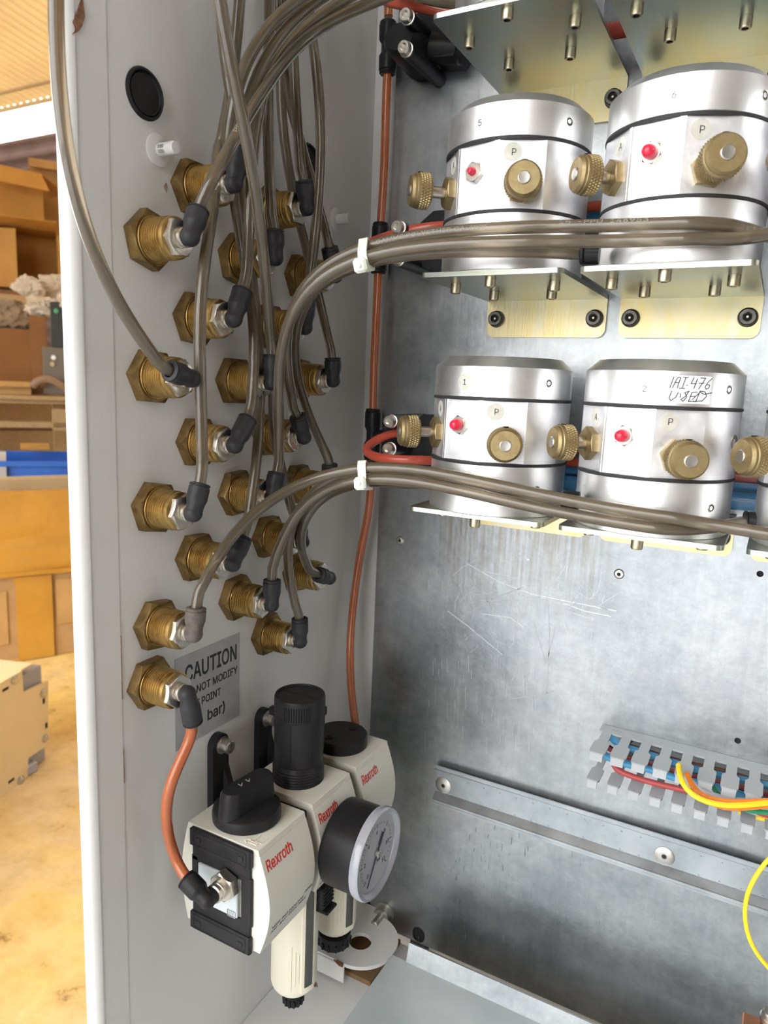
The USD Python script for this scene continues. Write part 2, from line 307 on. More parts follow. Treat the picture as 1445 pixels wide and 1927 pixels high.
obj('paint_chip', chip(-.262, .404, .008, .005, -.4502, 9), CHIP, cab)
obj('paint_chip', chip(-.272, .409, .006, .006, -.4502, 12), CHIP, cab)
obj('seam_gap', [rbox((-.2848, .2494, z), (.0006, .0003, h)) for z, h in ((-.15, .035), (-.205, .02))], CHIP, cab)

# cardboard seen through the gusset hole
single('cardboard_sheet', [rbox((-.247, .4480, -.4480), (.05, .050, .004)), rbox((-.239, .4480, -.4458), (.0008, .050, .0006))], mat('kraft_board', (.22, .13, .06), (.18, .10, .045), rough=.8, ns=40),
       'scrap of brown cardboard seen through the round hole of the white corner gusset', 'cardboard')

# black blanking plugs and painted screw stubs on the left panel
def plug(y, z, r, lab):
    t = thing('blanking_plug', lab, 'blanking plug', (PX, y, z), 'black blanking plugs in the side panel')
    obj('flange', lathe([(0, 0), (r, 0), (r*1.0, .0006), (r*.93, .0016), (r*.86, .0014), (r*.80, -.0002)], (PX, y, z), (1, 0, 0), 32), BLACK, t)
    obj('recess', lathe([(r*.81, .0012), (r*.76, .0003), (0, .0003)], (PX, y, z), (1, 0, 0), 32), BLACKM, t)
q = at_x(272, 177, PX); plug(q[1], q[2], .0117, 'round black plastic blanking plug high on the panel near the front edge')
q = at_x(580, 306, PX); plug(q[1], q[2], .0117, 'round black plastic blanking plug mostly hidden behind the hanging grey tubes')
def stub(px, py, L, lab, scale=1.0):
    q = at_x(px, py, PX); t = thing('painted_stud', lab, 'stud', q, 'white painted studs')
    obj('washer', lathe([(0, 0), (.0078*scale, 0), (.0078*scale, .0008), (.006*scale, .0014), (0, .0014)], q, (1, 0, 0), 24), WHITE, t)
    obj('shank', lathe([(0, 0), (.0032, 0)] + [(.0032 - .0003*(i % 2), .001+i*.0006) for i in range(int(L/.0006)-2)] + [(.0032, L-.001), (.0027, L), (0, L)], q, (1, 0, 0), 18), WHITE, t)
    return t, q
t, q = stub(297, 283, .012, 'white overpainted threaded stud with inked letters, above the top brass fitting')
obj('inked_mark', [on_path(text('IIIII', .0013, None, .00005), V([[PX+.001, q[1], q[2]], [PX+.012, q[1], q[2]]]), .0033, .002, a) for a in (.35, -.35)], INK, t)
stub(632, 413, .011, 'white overpainted threaded stud standing out between the grey tubes and the amber riser')

# ================================================================== MOUNTING PLATE
plate = thing('mounting_plate', 'galvanised steel mounting plate with scratches, filling the back of the cabinet', 'mounting plate', (.1, PY, -.46))
PXL, PXR, PZB, PZT = -.2612, .45, -.4465, .90
pp = Polygon([(PXL, PZT), (PXL, -.4215), (-.2375, PZB), (PXR, PZB), (PXR, PZT)])
holes = [at_y(1430, 1080, PY), at_y(1388, 1394, PY)]
for h in holes: pp = pp.difference(Point(h[0], h[2]).buffer(.0019))
pp = pp.difference(LineString([(-.2085, -.438), (-.2085, -.4405)]).buffer(.0055))
obj('sheet', prism(pp, .002, plane_T((0, PY+.002, 0), (1, 0, 0), (0, 0, 1))), GALV, plate, smooth=False)
for (px, py) in ((753, 1017), (1165, 1080)):
    q = at_y(px, py, PY); rv = obj('rivet', lathe([(.0009, .0004), (.0012, .0011), (.0026, .0009), (.0034, 0)], q, (0, -1, 0), 20), STEEL, plate)
    obj('rivet_bore', lathe([(.0012, .0006), (0, .0005)], q, (0, -1, 0), 12), DARK, rv)
q = at_y(994, 1053, PY); obj('plate_speck', rbox(q, (.002, .0006, .0014)), PAPER, plate)
# scratches: fine scored lines
def score(pts, w):
    L = LineString(pts).buffer(w/2, cap_style=2, quad_segs=2); L = L if L.geom_type == 'Polygon' else max(L.geoms, key=lambda g: g.area)
    return prism(L, .00006, plane_T((0, PY, 0), (1, 0, 0), (0, 0, 1)))
br, dk = [], []
def spx(*pts): return [(lambda q: (q[0], q[2]))(at_y(x, y, PY)) for x, y in pts]
for i in range(85):
    cx, cy = rng.uniform(850, 1150), rng.triangular(1030, 1240, 1120); a = rng.choice([rng.gauss(.25, .25), rng.gauss(1.45, .15), rng.gauss(-.9, .3)]); L = rng.uniform(10, 55)
    dx, dy = L*math.cos(a), L*math.sin(a); k = rng.uniform(-6, 6)
    (br if rng.random() < .62 else dk).append(score(spx((cx-dx/2, cy-dy/2), (cx+k, cy+k/2), (cx+dx/2, cy+dy/2)), rng.uniform(.0001, .00028)))
for i in range(60):
    cx = rng.uniform(790, 1010); cy = rng.uniform(1230, 1400); L = rng.uniform(8, 40); br.append(score(spx((cx, cy), (cx+rng.uniform(-1, 1), cy+L)), rng.uniform(.0001, .00022)))
for pts in (((842, 1150), (880, 1178), (945, 1232)), ((878, 1060), (940, 1095), (1000, 1118), (1160, 1150)), ((905, 1155), (960, 1162), (985, 1180)), ((1060, 1135), (1100, 1150), (1150, 1160))): br.append(score(spx(*pts), .0006))
for pts in (((1032, 1135), (1034, 1200), (1029, 1310)), ((965, 1315), (1010, 1308), (1044, 1300)), ((1005, 1175), (1022, 1230), (1026, 1250)), ((975, 1250), (968, 1270), (962, 1283)), ((870, 1160), (930, 1125), (985, 1105)), ((1045, 1180), (1030, 1240))): dk.append(score(spx(*pts), .0006))
tag(obj('scratches', br, SCRATCH, plate, smooth=False), kind='stuff'); tag(obj('scratches', dk, SCRATCH_DARK, plate, smooth=False, label='dull grey scuffs'), kind='stuff')

for (px, py), (w, h) in (((1430, 1080), (.006, .006)), ((1388, 1394), (.006, .006))):  # added black pads stand in for the shade behind slot and holes
    q = at_y(px, py, PY); obj('hole_shade_pad', rbox(q+V([0, .0032, 0]), (w, .0016, h)), DARK, plate)
obj('hole_shade_pad', rbox((-.2085, PY+.0032, -.448), (.016, .0016, .036)), DARK, plate)
fk = []
for i in range(110):
    cx, cy = rng.triangular(730, 1150, 860), rng.uniform(1545, 1790); L = rng.uniform(3, 13); fk.append(score(spx((cx, cy), (cx+rng.uniform(-1.5, .5), cy+L)), rng.uniform(.0002, .0006)))
tag(obj('flecks', fk, FLECK, plate, smooth=False, label='short dull vertical flecks'), kind='stuff')

# stud and nut through the plate's lower corner, domed bolt in the gusset beside it
q = at_y(724, 1716, PY); t = thing('hex_nut', 'steel hex nut on a protruding stud at the lower left corner of the mounting plate', 'nut', q)
obj('washer', cyl(q, q+[0, -.0012, 0], .0085, 28, .0002), STEEL, t); obj('nut', hexnut(q+[0, -.0012, 0], (0, -1, 0), .0125, .006, .3), STEEL, t)
obj('stud', cyl(q, q+[0, -.019, 0], .0035, 20, .0008), STEEL, t)
q = at_y(683, 1702, .4875); single('dome_bolt', lathe([(0, 0), (.0105, 0), (.0105, .0012), (.0085, .0016), (.0072, .0042), (.004, .0062), (0, .0068)], q, (0, -1, 0), 28), BRASSD,
       'tarnished domed bolt head in the white corner gusset behind the filter bowl', 'bolt')

# ================================================================== DIN RAIL
dr = thing('din_rail', 'galvanised top-hat mounting rail running across the lower back plate', 'rail', (.1, PY, -.316))
RZ0, RZ1, RX0 = -.2840, -.3165, -.2005
prof = [(0, -.003), (0, -.0295), (.0058, -.0298), (.0066, -.0305), (.0066, -.0325), (.0053, -.0325), (.0053, -.0312)]
outer = [(.0053, 0), (.0066, 0), (.0066, -.0025), (.0060, -.0034), (.0012, -.0050), (.0012, -.0238), (.0022, -.0246), (.0058, -.0280), (.0066, -.0284), (.0066, -.0298), (.0062, -.0301), (.0066, -.0305), (.0066, -.0321), (.0060, -.0325), (.0050, -.0325), (.0050, -.0290), (.0, -.0246), (.0, -.0040), (.0053, -.0022)]
RAILP = Polygon([(b, a) for a, b in outer]).buffer(0)   # (z, standoff)
T = np.eye(4); T[:3, 0] = (0, 0, 1); T[:3, 1] = (0, -1, 0); T[:3, 2] = (1, 0, 0); T[:3, 3] = (RX0, PY, RZ0)
obj('rail_profile', prism(RAILP, .62, T), RAIL, dr, smooth=30)
for px, py in ((834, 1478), (1250, 1611)):
    q = at_y(px, py, PY-.0012); rv = obj('rivet', lathe([(.0012, .0006), (.0018, .0012), (.0045, .0012), (.0064, .0004), (.0066, 0)], q, (0, -1, 0), 28), STEEL, dr)
    obj('rivet_bore', lathe([(.0018, .0009), (0, .0004)], q, (0, -1, 0), 14), DARK, rv)
for r in range(2):
    for i in range(26):
        x = RX0+.014+i*.0125; z = RZ0-.0095-r*.0135
        if min(abs(x+.1945), abs(x+.033)) > .010: obj('dimple', lathe([(.0007, 0), (.0005, .0003), (0, .0004)], (x, PY-.0012, z), (0, -1, 0), 8), RAIL, dr)

# ================================================================== TRAY and copper bar at the bottom
TZ = -.42
tray = thing('galvanised_tray', 'galvanised steel tray with an upturned rear lip across the cabinet bottom', 'tray', (.1, .3, TZ-.03))
tl = at_z(740, 1796, TZ); tl2 = at_z(645, 1927, TZ)
x0, yb = tl[0]-.001, tl[1]
obj('tray_top', rbox((x0+.26, yb-.13, TZ-.0008), (.52, .26, .0016), .0006), GALV2, tray)
obj('rear_lip', hullp([(x, y, z) for x in (x0+.0125, x0+.52) for y, z in ((yb-.0005, TZ-.001), (yb-.0018, TZ-.001), (yb+.0035, TZ+.0135), (yb+.0022, TZ+.0135))]), GALV, tray)
obj('side_skirt', rbox((x0+.0008, yb-.13, TZ-.0155), (.0015, .26, .029)), GALV2, tray)
obj('rear_skirt', rbox((x0+.26, yb-.0008, TZ-.0155), (.519, .0015, .029)), GALV2, tray)
bb = thing('copper_busbar', 'flat copper bar end at the very bottom right corner above the tray', 'busbar', at_d(1420, 1925, .37))
q = at_d(1434, 1926, .375); obj('bar', rbox(q+V([.012, 0, -.004]), (.042, .012, .004), .0006), COPPER, bb)
q2 = q+V([.004, .004, -.001]); obj('bolt', [cyl(q2, q2+[0, 0, .004], .0055, 24, .0008), hexnut(q2+[0, 0, .003], (0, 0, 1), .008, .0035)], STEEL, bb)
obj('support', rbox(q+V([.012, .004, -.026]), (.03, .012, .040), .001), BLACK, bb)

# ================================================================== BRASS BULKHEAD FITTINGS with black push-in elbows
BX = PX+.029
def elbow_mesh(B, axis, d, Ls=.0165, r=.0054):
    """stem along axis into ball B, socket along d"""
    axis, d = unit(axis), unit(d); e = B + d*Ls
    stem = lathe([(0, -.0065), (.0038, -.0065), (.0042, -.006), (.0044, 0), (0, .0)], B, axis, 24)
    ball = trimesh.creation.icosphere(3, .0046); ball.apply_translation(B)
    sock = lathe([(0, 0), (.0044, 0), (.0044, .0034), (.0047, .0050), (r-.0002, .0066), (r, .0074), (r, Ls-.0020), (r-.0005, Ls-.0017), (r-.0005, Ls-.0012), (r, Ls-.0010), (r-.0002, Ls-.0003), (r-.0008, Ls), (.0034, Ls), (.0034, Ls-.002)], B, d, 28)
    return [stem, ball, sock], e
def fitting(ball_px, end_px, lab, rot=.0, emat=None, Ls=None):
    B = at_x(ball_px[0], ball_px[1], BX); o = V([PX, B[1], B[2]])
    E_ = at_x(end_px[0], end_px[1], BX); d = unit(E_-B); L = np.linalg.norm(E_-B) if Ls is None else Ls
    L = min(max(L, .0125), .0185)
    t = thing('bulkhead_fitting', lab, 'pipe fitting', o, 'brass bulkhead fittings through the side panel')
    ax = V([1., 0, 0])
    nut = obj('locknut', hexnut(o, ax, .0255, .0062, rot, ex=(0, 0, 1), cham=.10), BRASSD, t, smooth=25)
    obj('nut_face', lathe([(.0112, .0061), (.0110, .0066), (.0104, .0066)], o, ax, 36), BRASS, nut)
    pr = [(0, .0), (.0102, .0)]
    for k in range(8): z = .0064+k*.00150; pr += [(.0103, z), (.0103, z+.0003), (.0093, z+.0009)]
    pr += [(.0100, .0186), (.0100, .0204), (.0092, .0209), (0, .0209)]
    obj('threaded_barrel', lathe(pr, o, ax, 40), BRASS, t, smooth=20)
    ad = obj('reducer_hex', hexnut(o+[.0190, 0, 0], ax, .0165, .0046, rot+.35, ex=(0, 0, 1), cham=.08), NICKEL, t, smooth=25)
    obj('swivel_collar', lathe([(r_, z_+.0030) for r_, z_ in ((0, .0200), (.0046, .0200), (.0049, .0206), (.0049, .0214), (.0043, .0217), (.0043, .0221), (.0049, .0224), (.0049, .0232), (.0045, .0236), (0, .0236))], o, ax, 28), NICKEL, ad)
    m, e = elbow_mesh(B, ax, d, L)
    obj('elbow', m, emat or ELBOWM, t, label=None if emat is None else 'weathered grey-brown elbow')
    return e, d
col = ['front', 'second', 'middle', 'fourth', 'rear']
nth = ['topmost', 'second from top', 'third from top', 'fourth from top', 'lowest']
FIT = {}
spec = [
 # key, ball px, socket end px, nut turn, extra words
 ((1, 1), (358, 446), (374, 393), .25, 'tilted elbow'), ((1, 2), (360, 712), (318, 697), .45, 'elbow pointing left'), ((1, 3), (364, 966), (377, 910), .35, 'upright elbow'),
 ((1, 4), (365, 1193), (369, 1143), .40, 'weathered brownish elbow'), ((1, 5), (353, 1306), (364, 1366), .55, 'elbow pointing down to an amber tube'),
 ((2, 1), (440, 346), (452, 276), .52, 'elbow hidden behind crossing tubes'), ((2, 2), (440, 600), (457, 545), .42, 'tilted elbow'), ((2, 3), (442, 838), (467, 787), .50, 'elbow leaning right'),
 ((2, 4), (438, 1061), (458, 1010), .47, 'elbow leaning right'), ((3, 1), (518, 485), (516, 432), .30, 'upright elbow'), ((3, 2), (511, 720), (512, 667), .5, 'upright elbow'),
 ((3, 3), (512, 936), (521, 889), .58, 'elbow behind the looping bundle'), ((3, 4), (511, 1138), (512, 1090), .6, 'upright elbow'), ((4, 1), (578, 391), (572, 339), .2, 'upright elbow'),
 ((4, 2), (574, 616), (578, 562), .55, 'upright elbow under the bundle'), ((4, 3), (572, 823), (560, 782), .5, 'elbow leaning left'), ((4, 4), (569, 1020), (558, 978), .5, 'elbow leaning left'),
 ((4, 5), (565, 1207), (564, 1163), .52, 'upright elbow'), ((5, 1), (631, 519), (620, 465), .5, 'elbow behind the upper bundle'), ((5, 2), (627, 716), (626, 673), .45, 'upright elbow'),
 ((5, 3), (623, 918), (620, 873), .5, 'elbow behind the lower bundle'), ((5, 4), (620, 1088), (598, 1081), .4, 'elbow pointing left')]
cnt = {1: 5, 2: 4, 3: 4, 4: 5, 5: 4}
for (c, r), b, e, rot, words in spec:
    w = 'lowest' if r == cnt[c] else nth[r-1]
    FIT[(c, r)] = fitting(b, e, f'brass fitting with {words}, {w} in the {col[c-1]} column', rot, GREYELBOW if (c, r) == (1, 4) else None)

# ================================================================== TUBES
TR = .003
def tube(name, pts, mtl, label, group, start=None, end=None, cat='tube', r=TR, X=-.259, marks=None, go=None):
    p = place(pts, X)
    if go == 'up': p = p + [p[-1]+V([0, .004, .10]), p[-1]+V([.002, .01, .35]), p[-1]+V([.004, .012, .60])]
    elif go is not None: p = p + [V([x_, go[1]+dy_, go[0]]) for x_, dy_ in ((-.150, .008), (-.06, 0), (.05, 0), (.16, .004), (.30, .02))]
    if start is not None: p = [FIT[start][0]-FIT[start][1]*.004, FIT[start][0]+FIT[start][1]*.004] + p
    if end is not None: p = p + list(end)
    q = resample(p)
    if mtl is SMOKE and group == G1 and not _emit:
        GREY.append((q, dict(name=name, label=label, group=group, marks=marks))); return q
    emit(name, q, r, mtl, label, group, cat, marks); return q
GREY, _emit = [], False
def emit(name, q, r, mtl, label, group, cat, marks):
    if marks:
        t = thing(name, label, cat, q[0], group); obj('hose', sweep(q, r), mtl, t, smooth=60)
        for s, h, s0, phi, mm, tw in marks: obj('printed_lettering', on_path(text(s, h, None, .00003, width=tw), q, r+.00002, s0, phi), mm, t, smooth=False)
    else: single(name, sweep(q, r), mtl, label, cat, group, smooth=60)
G1 = 'smoky tubes between the panel fittings and the valves'
S = lambda *a, **k: tube('grey_tube', a[1], SMOKE, a[0], G1, **k)
# rising out of the picture
S('smoky grey tube sweeping from the elbow that points left, up past the cabinet front edge', [(300, 684), (255, 637), (205, 560), (163, 470), (132, 370), (113, 270), (103, 170), (100, 80), (102, 0), (106, -60)], go='up', start=(1, 2), X=-.262)
S('foremost smoky grey tube hanging before the others down to the middle column', [(509, 640), (503, 560, -.252), (497, 470, -.246), (488, 380, -.243), (475, 300, -.241), (458, 220, -.240), (438, 130, -.240), (420, 60, -.240), (407, 0, -.240), (396, -50, -.240)], go='up', start=(3, 2))
S('smoky grey tube with a bright streak rising just left of the foremost tube', [(453, 262, -.262), (440, 225, -.264), (428, 180, -.264), (419, 130, -.264), (414, 80, -.264), (411, 20, -.264), (409, -40, -.264)], go='up', start=(2, 1))
S('smoky grey tube passing over second-column nuts down to a front-column elbow', [(381, 850), (382, 800), (379, 734), (371, 651, -.257), (370, 560, -.257), (377, 500, -.259), (394, 432, -.264), (411, 370, -.268), (422, 290, -.270), (430, 220, -.271), (440, 150, -.271), (448, 60, -.270), (452, 0, -.27), (455, -40, -.27)], go='up', start=(1, 3))
S('smoky grey tube from the upper third-column elbow straight up to the top edge', [(511, 415), (507, 373, -.258), (502, 299, -.258), (500, 224, -.259), (502, 174, -.262), (505, 120, -.266), (507, 60, -.27), (508, 0, -.27), (508, -40, -.27)], go='up', start=(3, 1))
S('smoky grey tube from the top fourth-column elbow up behind the arching tubes', [(565, 325), (560, 250), (554, 175, -.261), (551, 110, -.265), (549, 50, -.268), (547, 0, -.27), (546, -40, -.27)], go='up', start=(4, 1))
S('smoky grey tube bowing out to the right between the panel and the amber riser', [(582, 540, -.262), (588, 480, -.257), (597, 420, -.254), (605, 350, -.252), (608, 274, -.252), (606, 199, -.253), (599, 124, -.256), (586, 62, -.262), (577, 10, -.27), (572, -40, -.27)], go='up', start=(4, 2))
S('smoky grey tube slanting down behind the right-hand bow to the rearmost column top', [(612, 430), (601, 385, -.264), (588, 345, -.268), (570, 290, -.271), (553, 240, -.272), (538, 190, -.272), (527, 140, -.273), (521, 90, -.274), (520, 40, -.274), (521, 0, -.275), (522, -40, -.276)], go='up', start=(5, 1))
S('smoky grey tube running behind all others down to the second rearmost elbow', [(621, 650), (611, 605, -.264), (599, 550, -.268), (585, 500, -.272), (572, 446, -.275), (557, 400, -.276), (543, 345, -.276), (530, 260, -.276), (525, 180, -.277), (526, 100, -.277), (532, 40, -.277), (540, -40, -.277)], go='up', start=(5, 2))
# arch of four at the top
S('lowest of the four tubes in the top arch, printed with pale letters', [(398, 340, -.252), (430, 280, -.249), (447, 248, -.249), (478, 195, -.250), (512, 138, -.252), (540, 95, -.252), (572, 60, -.250), (612, 28, -.245), (660, 8, -.235), (720, -6, -.222), (790, -16, -.20)], go=(.2130, .346), start=(1, 1), marks=[('POLY', .0022, .046, .2, PALEINK, .011)])
S('outermost tube of the top arch, curving over from behind the foremost tube', [(473, 752), (482, 700, -.262), (487, 633, -.264), (483, 578, -.264), (472, 520, -.264), (456, 468, -.266), (440, 415, -.268), (427, 350, -.27), (420, 290, -.27), (421, 230, -.262), (430, 170, -.256), (446, 115, -.254), (468, 72, -.254), (498, 38, -.254), (534, 8, -.25), (580, -20, -.24)], go=(.2275, .346), start=(2, 3))
S('second tube of the top arch with a long bright highlight', [(470, 962), (481, 905, -.262), (491, 814, -.264), (494, 742, -.268), (492, 680, -.27), (487, 600, -.27), (476, 530, -.27), (463, 450, -.272), (450, 370, -.274), (446, 300, -.272), (446, 230, -.262), (456, 175, -.254), (476, 128, -.250), (500, 86, -.249), (530, 48, -.249), (566, 14, -.247), (610, -16, -.24)], go=(.2203, .3465), start=(2, 4))
S('third tube of the top arch, darker and partly behind its neighbours', [(467, 490), (473, 420, -.256), (471, 350, -.254), (464, 290, -.255), (462, 230, -.257), (472, 180, -.258), (494, 140, -.259), (520, 98, -.259), (550, 60, -.257), (590, 28, -.252), (640, 0, -.24), (700, -25, -.225)], go=(.2135, .3380), start=(2, 2))
# upper bundle, tied and run along the middle row of valves
UB = [((690, 458, .366), (735, 446, .362), (780, 440, .358), (850, 432, .352), (960, 426, .346), (1090, 425, .343), (1180, 432, .344), (1300, 444, .345), (1380, 452, .340), (1460, 460, .336), V([.09, .350, .0685]), V([.20, .362, .068]), V([.32, .40, .068])),
      ((690, 474, .358), (735, 466, .355), (790, 461, .350), (870, 455, .345), (960, 452, .340), (1060, 455, .337), (1140, 458, .336), (1220, 459, .336), (1330, 456, .336), (1400, 453, .334), (1470, 451, .330), V([.09, .3435, .0725]), V([.20, .355, .0745]), V([.31, .40, .0745])),
      ((690, 481, .369), (735, 477, .366), (790, 474, .362), (870, 471, .356), (960, 469, .352), (1030, 472, .350), (1075, 476, .3515), (1102, 478, .3535)),
      ((690, 467, .379), (735, 462, .379), (790, 462, .378), (815, 464, .379), (828, 467, .380))]
S('upper bundle tube with white printed lettering along the middle valves', [(553, 770), (543, 735, -.259), (532, 700, -.258), (525, 660, -.256), (523, 610, -.252), (532, 568, -.247), (556, 520, -.238), (600, 480, -.225), (650, 463, -.210), *UB[0]], start=(4, 3), marks=[('GAMME POLYETHER CALIBRE', .0019, .1345, .05, PALEINK, .056), ('1S  -PPU  146953', .0019, .2235, .45, PALEINK, .0405)])
S('upper bundle tube with a bright streak crossing the front of the middle valves', [(525, 870), (529, 814, -.257), (523, 742, -.254), (518, 690, -.250), (517, 640, -.246), (524, 585, -.240), (548, 537, -.231), (595, 496, -.219), (650, 478, -.206), *UB[1]], start=(3, 3))
S('lower tube of the upper bundle ending at the side port of the middle right valve', [(549, 962), (540, 930, -.262), (524, 880, -.266), (510, 830, -.268), (504, 785, -.268), (506, 720, -.266), (512, 650, -.26), (528, 590, -.25), (560, 540, -.238), (605, 506, -.224), (652, 489, -.212), *UB[2]], start=(4, 4))
S('rear tube of the upper bundle ending behind the middle left valve', [(615, 855), (602, 833, -.262), (587, 805, -.266), (568, 765, -.27), (552, 715, -.27), (541, 660, -.266), (541, 610, -.26), (556, 560, -.25), (590, 510, -.237), (640, 477, -.222), *UB[3]], start=(5, 3))
# lower bundle
LB = [((690, 874, .398), (735, 873, .395), (790, 879, .390), (850, 892, .385), (932, 913, .374), (1040, 936, .362), (1149, 959, .352), (1258, 979, .346), (1350, 991, .340), (1450, 1003, .333), V([.07, .352, -.0600]), V([.18, .36, -.0590]), V([.30, .40, -.058])),
      ((690, 889, .394), (735, 891, .391), (796, 903, .386), (877, 926, .380), (986, 952, .372), (1067, 968, .365), (1149, 981, .360), (1258, 987, .357), (1366, 983, .358), (1408, 981, .358)),
      ((690, 884, .411), (735, 883, .409), (790, 890, .406), (850, 905, .398), (930, 926, .388), (1000, 938, .381), (1050, 941, .378), (1066, 941, .377)),
      ((690, 897, .407), (735, 897, .406), (780, 902, .4055), (806, 906, .405), (818, 909, .4055))]
S('topmost tube of the lower bundle, arching from the weathered elbow', [(373, 1120), (382, 1087, -.259), (403, 1032, -.258), (438, 985, -.256), (493, 938, -.250), (540, 911, -.243), (600, 887, -.230), (650, 876, -.215), *LB[0]], start=(1, 4))
S('lower bundle tube rising from the lowest third-column elbow', [(512, 1075), (515, 1032, -.258), (525, 978, -.254), (547, 941, -.248), (583, 914, -.238), (636, 896, -.222), *LB[1]], start=(3, 4))
S('lower bundle tube rising from the lowest fourth-column elbow', [(558, 1145), (543, 1105, -.262), (530, 1058, -.264), (525, 1010, -.264), (532, 965, -.262), (553, 928, -.256), (592, 903, -.246), (640, 890, -.230), *LB[2]], start=(4, 5))
S('lower bundle tube from the elbow pointing left at the foot of the rearmost column', [(582, 1072), (562, 1058, -.260), (543, 1035, -.262), (532, 1003, -.262), (537, 970, -.260), (556, 940, -.255), (592, 917, -.246), (640, 903, -.231), *LB[3]], start=(5, 4))

# let the hoses rest against each other instead of running through one another
from scipy.spatial import cKDTree
VALVE_C = [(V([x, .404]), z) for x in (-.1425, -.0555, .0330) for z in (-.068, .061, .189)]
def relax(paths, pin, iters=90, gap=2*TR+.0006):
    idx = np.concatenate([np.full(len(p), i) for i, p in enumerate(paths)]); P = np.vstack(paths)
    free = np.concatenate([np.r_[np.zeros(a), np.ones(max(0, len(p)-a-b)), np.zeros(b)][:len(p)] for p, (a, b) in zip(paths, pin)])
    ofs = np.cumsum([0]+[len(p) for p in paths])
    vr = P/np.linalg.norm(P, axis=1, keepdims=True)
    for it in range(iters):
        pr = cKDTree(P).query_pairs(gap, output_type='ndarray'); pr = pr[idx[pr[:, 0]] != idx[pr[:, 1]]] if len(pr) else pr
        mv = np.zeros_like(P); w = np.zeros(len(P))
        if len(pr):
            a, b = pr[:, 0], pr[:, 1]; d = P[a]-P[b]; L = np.linalg.norm(d, axis=1); ray_ = vr[a]
            al = (d*ray_).sum(1); sg = np.where(al >= 0, 1., -1.)
            s = d/np.maximum(L, 1e-5)[:, None]*.45 + ray_*sg[:, None]; s /= np.linalg.norm(s, axis=1, keepdims=True)
            amt = (gap-L)*.6; fa, fb = free[a], free[b]; tot = np.maximum(fa+fb, 1e-9)
            np.add.at(mv, a, s*(amt*fa/tot)[:, None]); np.add.at(mv, b, -s*(amt*fb/tot)[:, None]); np.add.at(w, a, 1); np.add.at(w, b, 1)
        P += mv/np.maximum(w, 1)[:, None]*1.6
        for c, z in VALVE_C:                                   # clear of the valve bodies and of the panel
            d = P[:, :2]-c; L = np.linalg.norm(d, axis=1); hit = (L < .0388+.0036) & (P[:, 2] > z-.008) & (P[:, 2] < z+.090) & (free > 0)
            P[hit, :2] += d[hit]/L[hit, None]*(.0388+.0036-L[hit])[:, None]
        P[:, 0] = np.maximum(P[:, 0], PX+.0036)
        if it < iters-6:
            for i in range(len(paths)):
                q = P[ofs[i]:ofs[i+1]]; f = free[ofs[i]:ofs[i+1], None]; sm = q.copy(); sm[1:-1] = .25*q[:-2]+.5*q[1:-1]+.25*q[2:]; q += (sm-q)*f
    return [P[ofs[i]:ofs[i+1]] for i in range(len(paths))]
_grey = relax([g[0] for g in GREY], [(5, 1)]*len(GREY))
for q, (_, k) in zip(_grey, GREY): emit(k['name'], q, TR, SMOKE, k['label'], k['group'], 'tube', k['marks'])

# cable ties
def tie(px, py, dep, w, h, tang, lab):
    c = at_d(px, py, dep); t = thing('cable_tie', lab, 'cable tie', c)
    T = frame(c, tang, -unit(c)); ez = unit(tang)
    near = [g for g in _grey if np.linalg.norm(g-c, axis=1).min() < .03]; P2 = []
    for g in near:
        i = np.argmin(np.abs((g-c) @ ez) + (np.linalg.norm(g-c, axis=1) > .03)*9); l_ = g[i]-c
        if np.linalg.norm(l_) < .016: P2.append(Point(l_ @ T[:3, 0], l_ @ T[:3, 1]))
    loop = unary_union([p.buffer(TR+.0003, quad_segs=8) for p in P2]).convex_hull; ring = loop.buffer(.0013, quad_segs=6).difference(loop); bx = loop.bounds
    T2 = T.copy(); T2[:3, 3] = c - ez*.0022
    obj('strap', prism(ring, .0045, T2), TIE, t)
    o = c + T[:3, 0]*(bx[2]+.0024) + T[:3, 1]*((bx[1]+bx[3])/2) + V([-.0006, 0, -.0042])
    obj('lock_head', [trimesh.Trimesh(rbox((0, 0, 0), (.0055, .0072, .0066), .0014).vertices @ T[:3, :3].T + o, rbox((0, 0, 0), (.0055, .0072, .0066), .0014).faces, process=False)], TIE, t)
    o2 = o + T[:3, 0]*.0028; obj('lock_window', rbox(o2, (.0018, .0018, .0022), .0005), TIE, t)
tie(688, 470, .3685, .0125, .0135, at_d(735, 462, .365)-at_d(640, 482, .370), 'white nylon cable tie round the upper grey tube bundle')
tie(684, 886, .4025, .0125, .0125, at_d(735, 884, .40)-at_d(640, 890, .404), 'white nylon cable tie round the lower grey tube bundle')

# ================================================================== CAUTION LABEL
l = [at_x(*p, PX+.0002) for p in ((331, 1239), (451, 1192), (448, 1349), (330, 1413))]
ly0, ly1, lz1, lz0 = l[3][1], l[1][1], (l[0][2]+l[1][2])/2, (l[2][2]+l[3][2])/2
cl = thing('caution_label', 'silver caution label stuck on the panel, partly covered by the lowest brass fitting', 'label', (PX, (ly0+ly1)/2, lz0))
obj('label_foil', rbox((PX+.00015, (ly0+ly1)/2, (lz0+lz1)/2), (.0003, ly1-ly0, lz1-lz0)), LABEL, cl)
LH, LW = lz1-lz0, ly1-ly0
def ltxt(s, h, y, z, w): obj('lettering', text(s, h, plane_T((PX+.0003, y, z), (0, 1, 0), (0, 0, 1)), .00008, bold=True, width=w), INK, cl, smooth=False)
ltxt('CAUTION', .0096, ly0+.0075, lz1-.0165, .0455); ltxt('DO NOT MODIFY', .0046, ly0+.0070, lz1-.0262, .0470)
ltxt('SET POINT', .0046, ly0+.0100, lz1-.0352, .0285); ltxt('bar)', .0066, ly0+.0262, lz1-.0475, .0158)

